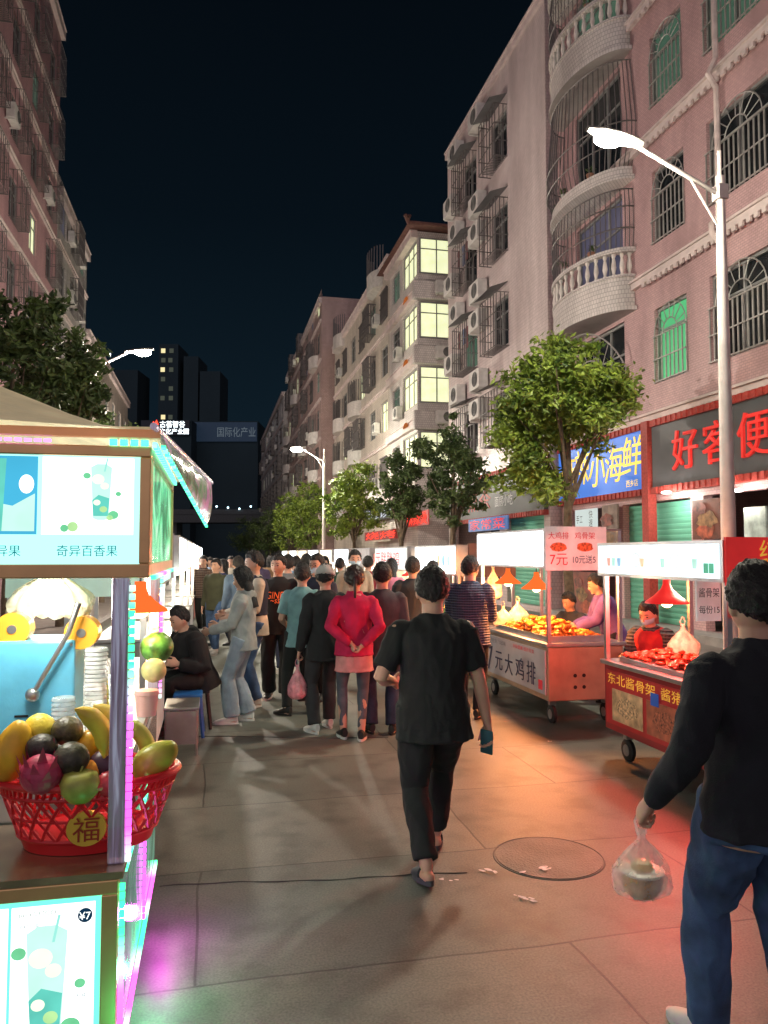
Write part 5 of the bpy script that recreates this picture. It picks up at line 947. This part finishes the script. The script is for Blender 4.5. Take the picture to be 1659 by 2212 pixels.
# canopy : a stiff sheet roof with a straight street edge and an upright side skirt that deepens toward the back
CAN=P('canopy_cream_glow',(.62,.50,.34),.30,.1,.3,5,.6,16,es=.20,emc=(.95,.78,.48)); m=MB(); bm=m.bm; rows=[]; fl_=MB(); frows=[]  # emission stands in for light glowing through the canopy sheet
for i in range(23):
    t_i=i/22; y=2.52+t_i*(4.50-2.52); row=[]; xe=-.185+.175*t_i
    for j in range(13):
        t=j/12; x=-2.2+(xe+2.2)*t; zz=2.20+.33*(1-min(1,abs(x+1.1)/.92))*min(1,(y-2.52)/.55+.04)*min(1,(4.50-y)/.5+.05)+.006*math.sin(i*2.1+j)*(t<.95)
        row.append(bm.verts.new((x,y,zz)))
    rows.append(row); ex=row[-1].co; h=.05+.19*t_i; fr=[]
    for j in range(8):
        q=j/7; fr.append(fl_.bm.verts.new((ex.x+.001+.022*math.sin(q*PI*.55)-.05*q*q*t_i+.003*math.sin(i*1.3+j*.7),y,ex.z-.003-h*q)))
    frows.append(fr)
for R_,M_ in ((rows,m),(frows,fl_)):
    for a,b in zip(R_,R_[1:]):
        for j in range(len(a)-1): M_.bm.faces.new((a[j],a[j+1],b[j+1],b[j]))
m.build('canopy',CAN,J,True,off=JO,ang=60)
fl_.build('canopy_skirt',sheen_mat('skirt_painted_sheen',(.32,.28,.30),(.012,.010,.012),(.03,.16,.08),(.38,.10,.26),.75,(4,3.2,5),.16,.35),J,True,off=JO,ang=80)  # green and pink reflections painted on the skirt as emission
m=MB(); m.tube([(-.187,2.52,2.203),(-.010,4.50,2.203)],.012,8); m.build('canopy_rail',CHR,J,True,off=JO)
for k in range(34): t=(k+.5)/34; a=V((-.158,2.53,2.140)).lerp(V((-.032,4.48,1.962)),t); 
m=MB()
for k in range(40): t=(k+.4)/40; a=V((-.160,2.53,2.146)).lerp(V((-.034,4.48,1.955)),t); m.box(a.x-.006,a.x+.008,a.y-.014,a.y+.014,a.z-.012,a.z)
m.build('led_strip',LED2,J,off=JO)
jb('canopy_frame',P('frame_orange_glow',(.75,.32,.16),.4,.4,es=.30),(-2.2,-.17,2.575,2.608,2.172,2.199))  # orange glow painted on as emission, the frame holds no lamp
for x,y in ((-.42,2.85),(-.42,4.2),(-1.6,2.85)):
    m=MB(); m.loft([(V((x-.02+.04*t,y,.06)),V((0,.058,0)),V((0,0,.058))) for t in (0,1)],18); wh=m.build('wheel',RUB,J,True,off=JO); m=MB(); m.box(x-.03,x+.03,y-.03,y+.03,.09,.139); m.build('wheel_fork',STEEL,wh,off=JO)
lamp(J,(-.45,.95,1.62),26,(.95,1,.9),.12); lamp(J,(-.35,.35,1.66),15,(1,.97,.85),.08)  # point lights added under the canopy without fittings
# ---- basket and fruit
bc=V((-.42,2.97,.777)); B=empty('fruit_basket',bc,0,'red plastic fruit basket with round gold emblem on the juice cart','basket'); PR=P('plastic_red',(.66,.02,.03),.32,0,.08,4)
aT,bT,aB,bB,hB=.305,.205,.215,.145,.24
def el(t,a): k=t; return V(((aB+(aT-aB)*k)*math.cos(a),(bB+(bT-bB)*k)*math.sin(a),hB*k))
m=MB(); m.tube([el(1,i*2*PI/48) for i in range(49)],.014,8); m.tube([el(.82,i*2*PI/48) for i in range(49)],.007,6)
for i in range(72): a=i*2*PI/72; m.tube([el(.82,a),el(1,a+.06)],.006,4)
m.build('rim',PR,B,True)
m=MB(); n=26
for i in range(n):
    a0=i*2*PI/n
    for s in (1,-1): m.tube([el(.20+.62*t,a0+s*t*.42) for t in [k/4 for k in range(5)]],.0065,5)
m.tube([el(.20,i*2*PI/40) for i in range(41)],.009,6); m.tube([el(.5,i*2*PI/40) for i in range(41)],.005,5); m.build('lattice',PR,B,True)
m=MB(); m.loft([(V((0,0,hB*t)),V((aB+(aT-aB)*t,0,0)),V((0,bB+(bT-bB)*t,0))) for t in (0,.2)],40); m.build('base',PR,B,True)
m=MB(); a=-1.50; c=el(.42,a)+V((0,-.012,0)); m.loft([(c+V((0,.01-.016*t,0)),V((.064,0,.0)),V((0,.008,.055))) for t in (0,1)],28); em=m.build('emblem',P('gold_emblem',(.70,.52,.06),.3,.6,.1),B,True)
T(em,'福',(0,-1,0),c+V((0,-.014,0)),.080,P('emblem_red',(.35,.05,.02),.4),.085)
def fruit(name,label,px,py,Y,make,mat,cat='fruit',rot=None,smooth=True):
    c=on_y(px,py,Y); m=MB(); make(m); return tag(m.build(name,mat,None,smooth,loc=c,rot=rot,ang=70),label,cat)
def egg(a,b,c,k=.25): 
    def f(m):
        m.ball((0,0,0),(a,b,c),None,20,14)
        for v in m.bm.verts: s=1-k*v.co.z/c*.5; v.co.x*=s; v.co.y*=s
        for v in m.bm.verts: v.co*=1+.035*noise.noise(v.co*22)
    return f
YF=2.88
MNG=P('mango_yellow',(.75,.42,.03),.35,0,.3,9,.15,60); LEM=P('lemon_yellow',(.80,.62,.06),.4,0,.1,8,.3,120); AVO=P('avocado_dark',(.035,.03,.03),.4,0,.6,30,.5,60); AVG=P('passion_green',(.10,.085,.045),.4,0,.6,30,.5,60); BAN=P('banana_yellow',(.82,.58,.07),.4,0,.25,9); GUA=P('guava_green',(.42,.45,.10),.4,0,.3,14); DRG=P('dragon_pink',(.50,.05,.13),.4,0,.4,12); MGG=P('mango_green',(.40,.43,.05),.35,0,.5,7); RAP=P('apple_red',(.5,.04,.06),.3,0,.4,9); ORA=P('orange_fruit',(.85,.33,.03),.45,0,.1,6,.3,90)
fruit('papaya','long yellow orange papaya at the left end of the basket',28,1622,YF,egg(.062,.06,.105),MNG,rot=(0,.25,0)); fruit('lemon','bright yellow round fruit behind the papaya',86,1572,YF+.06,egg(.058,.055,.05),LEM)
fruit('passion_fruit','dark mottled passion fruit at the top centre of the basket',146,1578,YF+.03,egg(.055,.055,.05,.05),AVG); fruit('passion_fruit','black purple passion fruit left of centre in the basket',91,1615,YF-.03,egg(.053,.053,.047,.05),AVO); fruit('passion_fruit','greenish brown passion fruit in the middle of the basket',155,1638,YF-.06,egg(.060,.058,.055,.05),P('passion_mid',(.07,.07,.05),.4,0,.6,30,.5,60)); fruit('passion_fruit','dark plum coloured fruit tucked behind the chrome post',228,1650,YF-.02,egg(.056,.055,.05,.05),P('passion_plum',(.06,.02,.045),.4,0,.4,12))
fruit('orange','small orange in the gap below the bananas',198,1664,YF-.05,egg(.035,.035,.035,0),ORA); fruit('apple','red apple by the basket rim beside the chrome post',236,1692,YF-.08,egg(.045,.045,.042,.1),RAP)
def guava(m):
    m.lathe([(.005,-.045),(.035,-.05),(.060,-.02),(.066,.012),(.052,.042),(.024,.052),(.006,.044)],n=24); m.tube([(0,0,.045),(.006,0,.065)],.004,5)
fruit('guava','pale green guava resting on the front rim of the basket',174,1698,YF-.10,guava,GUA)
fruit('mango','large green and yellow mango leaning over the right end of the basket',336,1640,YF+.02,egg(.058,.055,.088),MGG,rot=(0,1.0,.1)); fruit('mango','yellow mango half hidden behind the dark fruit',188,1612,YF+.05,egg(.05,.05,.075),MNG,rot=(0,.8,0))
def dragon(m):
    m.ball((0,0,0),(.068,.062,.066),None,20,14)
    for i in range(26):
        a=i*2.4; z=-.8+1.6*i/25; r=math.sqrt(1-z*z)*.064; p=V((r*math.cos(a),r*math.sin(a)*.92,z*.066)); n=p.normalized(); t=V((-n.y,n.x,0)).normalized()
        m.bm.faces.new([m.bm.verts.new(q) for q in (p-t*.017,p+t*.017,p+n*.022+V((0,0,.042)))])
fruit('dragon_fruit','pink scaly dragon fruit at the front left of the basket',90,1672,YF-.09,dragon,DRG,smooth=False)
def banana(L=.195,r=.034):
    def f(m):
        pts=[];rs=[]
        for i in range(14):
            t=i/13; a=-.62+1.24*t; pts.append(((math.cos(a)-.9)*L*.95,0,math.sin(a)*L*.86)); rs.append(r*min(1,.34+2.9*min(t,1-t)) if 0<i<13 else r*.22)
        m.tube(pts,rs,7,True)
    return f
fruit('banana','front banana with its tip at upper left of the basket',206,1578,YF-.09,banana(),BAN,rot=(.12,-.50,.25)); fruit('banana','back banana of the pair beside the chrome post',244,1572,YF-.02,banana(),P('banana_pale',(.78,.6,.12),.4,0,.25,9),rot=(.05,-.48,.15)); fruit('banana','greenish third banana behind the chrome post',300,1595,YF+.09,banana(.16,.03),P('banana_green',(.5,.55,.1),.4,0,.15,5),rot=(0,-.6,.2))
# ---- things on counter
c=on_y(80,1555,3.38); JU=empty('juice_press',(c.x,3.38,1.022),0,'blue manual juice press with a steel lever and orange hubs','juice press'); BLU=P('press_blue',(.13,.48,.72),.35,0,.15,5,.1,30)
m=MB(); m.box(-.155,.15,-.06,.18,0,.43,.012); m.build('housing',BLU,JU)
for k in range(3):
    for q in (0,1): m=MB(); m.box(-.07+q*.07,-.02+q*.07,-.064,-.0605,.07+.03*k,.078+.03*k); m.build('vent_slot',DARK,JU)
for xx,zz in ((-.14,.02),(.135,.02),(-.14,.41),(.135,.41)): m=MB(); m.loft([(V((xx,-.061-.004*t,zz)),V((.006,0,0)),V((0,0,.006))) for t in (0,1)],10); m.build('screw',STEEL,JU)
m=MB(); m.tube([(.0,-.09,.22),(.13,-.10,.46),(.165,-.10,.58)],[.010,.010,.014],10); m.build('lever',STEEL,JU,True); m=MB(); m.ball((.0,-.09,.22),(.028,.02,.028)); m.build('lever_knob',STEEL,JU,True)
for x,z in ((-.09,.475),(.17,.455)):
    m=MB(); m.loft([(V((x,-.05+.10*t,z)),V((.066,0,0)),V((0,0,.066))) for t in (0,1)],24); hb=m.build('hub',P('hub_orange',(.85,.36,.03),.4),JU,True); m=MB(); m.loft([(V((x,-.056,z)),V((.018,0,0)),V((0,0,.018))),(V((x,-.051,z)),V((.018,0,0)),V((0,0,.018)))],12); m.build('hub_bolt',STEEL,hb)
CUP=film('cup_clear',(.85,.9,.9),.50); REDP=P('cup_print',(.6,.08,.1),.5)
def cups(label,px,Y,n,r=.043,z0=1.022):
    c=on_y(px,1500,Y); root=empty('cup_stack',(c.x,Y,z0),0,label,'cups'); prf=[(r*.72,0),(r,.11)]
    for i in range(n): z=.11+i*.017; prf+=[(r*.99,z+.001),(r*1.06,z+.003),(r*1.06,z+.006),(r*.97,z+.016)]
    MB().lathe(prf,n=20).build('cups',CUP,root,True)
    for k in range(5): m=MB(); a=-PI/2+(k-2)*.6; m.ball((r*.92*math.cos(a),r*.92*math.sin(a),.05+.02*(k%2)),(.010,.004,.010),None,8,6); m.build('printed_berry',REDP,root)
cups('tall stack of clear plastic cups beside the blue juice press',207,3.30,17); cups('short stack of clear cups in front of the blue juice press',138,3.27,6); cups('clear cup stack with pink print behind the straws',255,3.7,7)
c=on_y(246,1440,3.42); root=empty('straw_holder',(c.x,3.42,1.022),0,'pink perforated holder full of orange straws','straw holder'); MB().lathe([(.04,0),(.045,.12),(.04,.121),(.036,.01)],n=20).build('holder',P('holder_pink',(.7,.35,.35),.5),root,True)
for i in range(14): 
    m=MB(); a=i*2.4; m.tube([(.02*math.cos(a),.02*math.sin(a),.02),(.045*math.cos(a),.045*math.sin(a),.24+.02*rnd.random())],.0045,6); m.build('straw',(P('straw_orange',(.9,.35,.04),.4),P('straw_yellow',(.9,.7,.1),.4),P('straw_green',(.2,.7,.3),.4))[i%3],root)
c=on_y(318,1470,3.9); root=empty('plastic_tub',(c.x,3.9,1.022),0,'pink lidded tub on the counter right of the post','tub'); MB().lathe([(.045,0),(.055,.10),(.059,.102),(.055,.12),(.0,.125)],n=22).build('tub',P('tub_pink',(.7,.38,.36),.45),root,True)
fruit('watermelon','striped green watermelon on the back of the juice counter',340,1398,4.2,egg(.085,.085,.08,0),P('melon_green',(.08,.25,.05),.3,0,.85,16)); fruit('melon','pale yellow melon below the watermelon',333,1448,4.05,egg(.062,.062,.06,0),P('melon_pale',(.55,.52,.22),.4,0,.35,14))
m=MB(); n=40; R=[]
for j in range(10):
    q=j/9; R.append([m.bm.verts.new(((.06+.10*math.sin(q*2.2))*math.cos(i*2*PI/n)*(1+.14*math.sin(i*1.7+j*.4)),.035*math.sin(i*2*PI/n)*(1+.3*math.sin(i*2.1)),-.155*q+.014*math.sin(i*1.3+2)*q)) for i in range(n)])
for a,b in zip(R,R[1:]):
    for i in range(n): m.bm.faces.new((a[i],a[(i+1)%n],b[(i+1)%n],b[i]))
c=on_y(112,1250,3.42); tag(m.build('hanging_bags',film('bag_cream',(.85,.80,.62),.70),None,True,loc=c,ang=180),'bundle of pale plastic bags hanging under the upper sign panel','bags')
c=on_y(312,1312,4.1); heat_lamp('orange lamp hanging under the juice cart canopy',c.x-.02,4.1,c.z-.02,ORG,10,(1,.5,.2),2.2,.8)
# ---------------------------------------------------------------- other left carts
for i,(Y0,L,lab,sg) in enumerate(((5.3,2.0,'lit food cart directly behind the juice cart',E('lightbox_mint',(.6,1,.85),1.6)),(8.9,2.2,'third cart along the left with white sign',LB),(11.7,2.2,'fourth cart along the left',MC['lightbox_warm']),(14.6,2.3,'fifth cart along the left',LB),(17.8,2.4,'sixth small cart along the left',LB),(21.4,2.4,'seventh small cart along the left',MC['lightbox_warm']),(25,2.4,'farthest visible cart along the left',LB))):
    r,bn,lp,ep,sb=cart(lab,-.42 if i==0 else -.40,Y0,L,.85,-1,DST,P('lbanner_%d'%i,((.5,.5,.48),(.4,.1,.08),(.3,.3,.35))[i%3],.5,es=.15),None,sg,z0=1.55,z1=2.0,group='food carts along the left of the street')
    lamp(r,(L/2,-.3,1.45),62 if i else 36,(1,.82,.58) if i else (.9,1,.85),.1)  # added point light below the roof, not a modelled lamp
    m=MB(); m.box(L+.022,L+.045,-.85,-.02,1.52,2.02); m.build('end_panel',P('lend_%d'%i,((.3,.45,.4),(.35,.3,.28))[i%2],.4,es=.4),r)
root=empty('folding_table',(-.24,7.4,0),0,'small steel folding table at the foot of the second left cart','table'); m=MB(); m.box(-.17,.14,-.25,.25,.40,.425,.005); m.build('tabletop',DST,root); m=MB(); m.box(-.15,.12,-.245,-.235,.10,.395); m.build('front_panel',P('table_front',(.30,.27,.24),.4,.4),root)
for a in (-.15,.12):
    for b in (-.22,.22): m=MB(); m.tube([(a,b,0),(a,b,.40)],.012,6); m.build('leg',STEEL,root)
def stool(x,y,label,mt,s=.15,h=.40):
    root=empty('plastic_stool',(x,y,0),0,label,'stool'); m=MB(); m.box(-s,s,-s,s,h-.04,h,.012); m.build('seat',mt,root)
    for a in (-1,1):
        for b in (-1,1): m=MB(); m.tube([(a*(s+.01),b*(s+.01),0),(a*s*.8,b*s*.8,h-.04)],[.018,.022],6); m.build('leg',mt,root)
stool(-.22,7.95,'blue plastic stool beside the black coated sitter',P('stool_blue',(.02,.14,.45),.4),.14,.42); stool(-.16,8.33,'dark stool under the black coated sitter',SHB)
stool(4.62,7.45,'low red stool under the masked seller',PR); x,y=gp(1236,10.6); stool(x,y,'low red stool under the dark coated seller',PR)
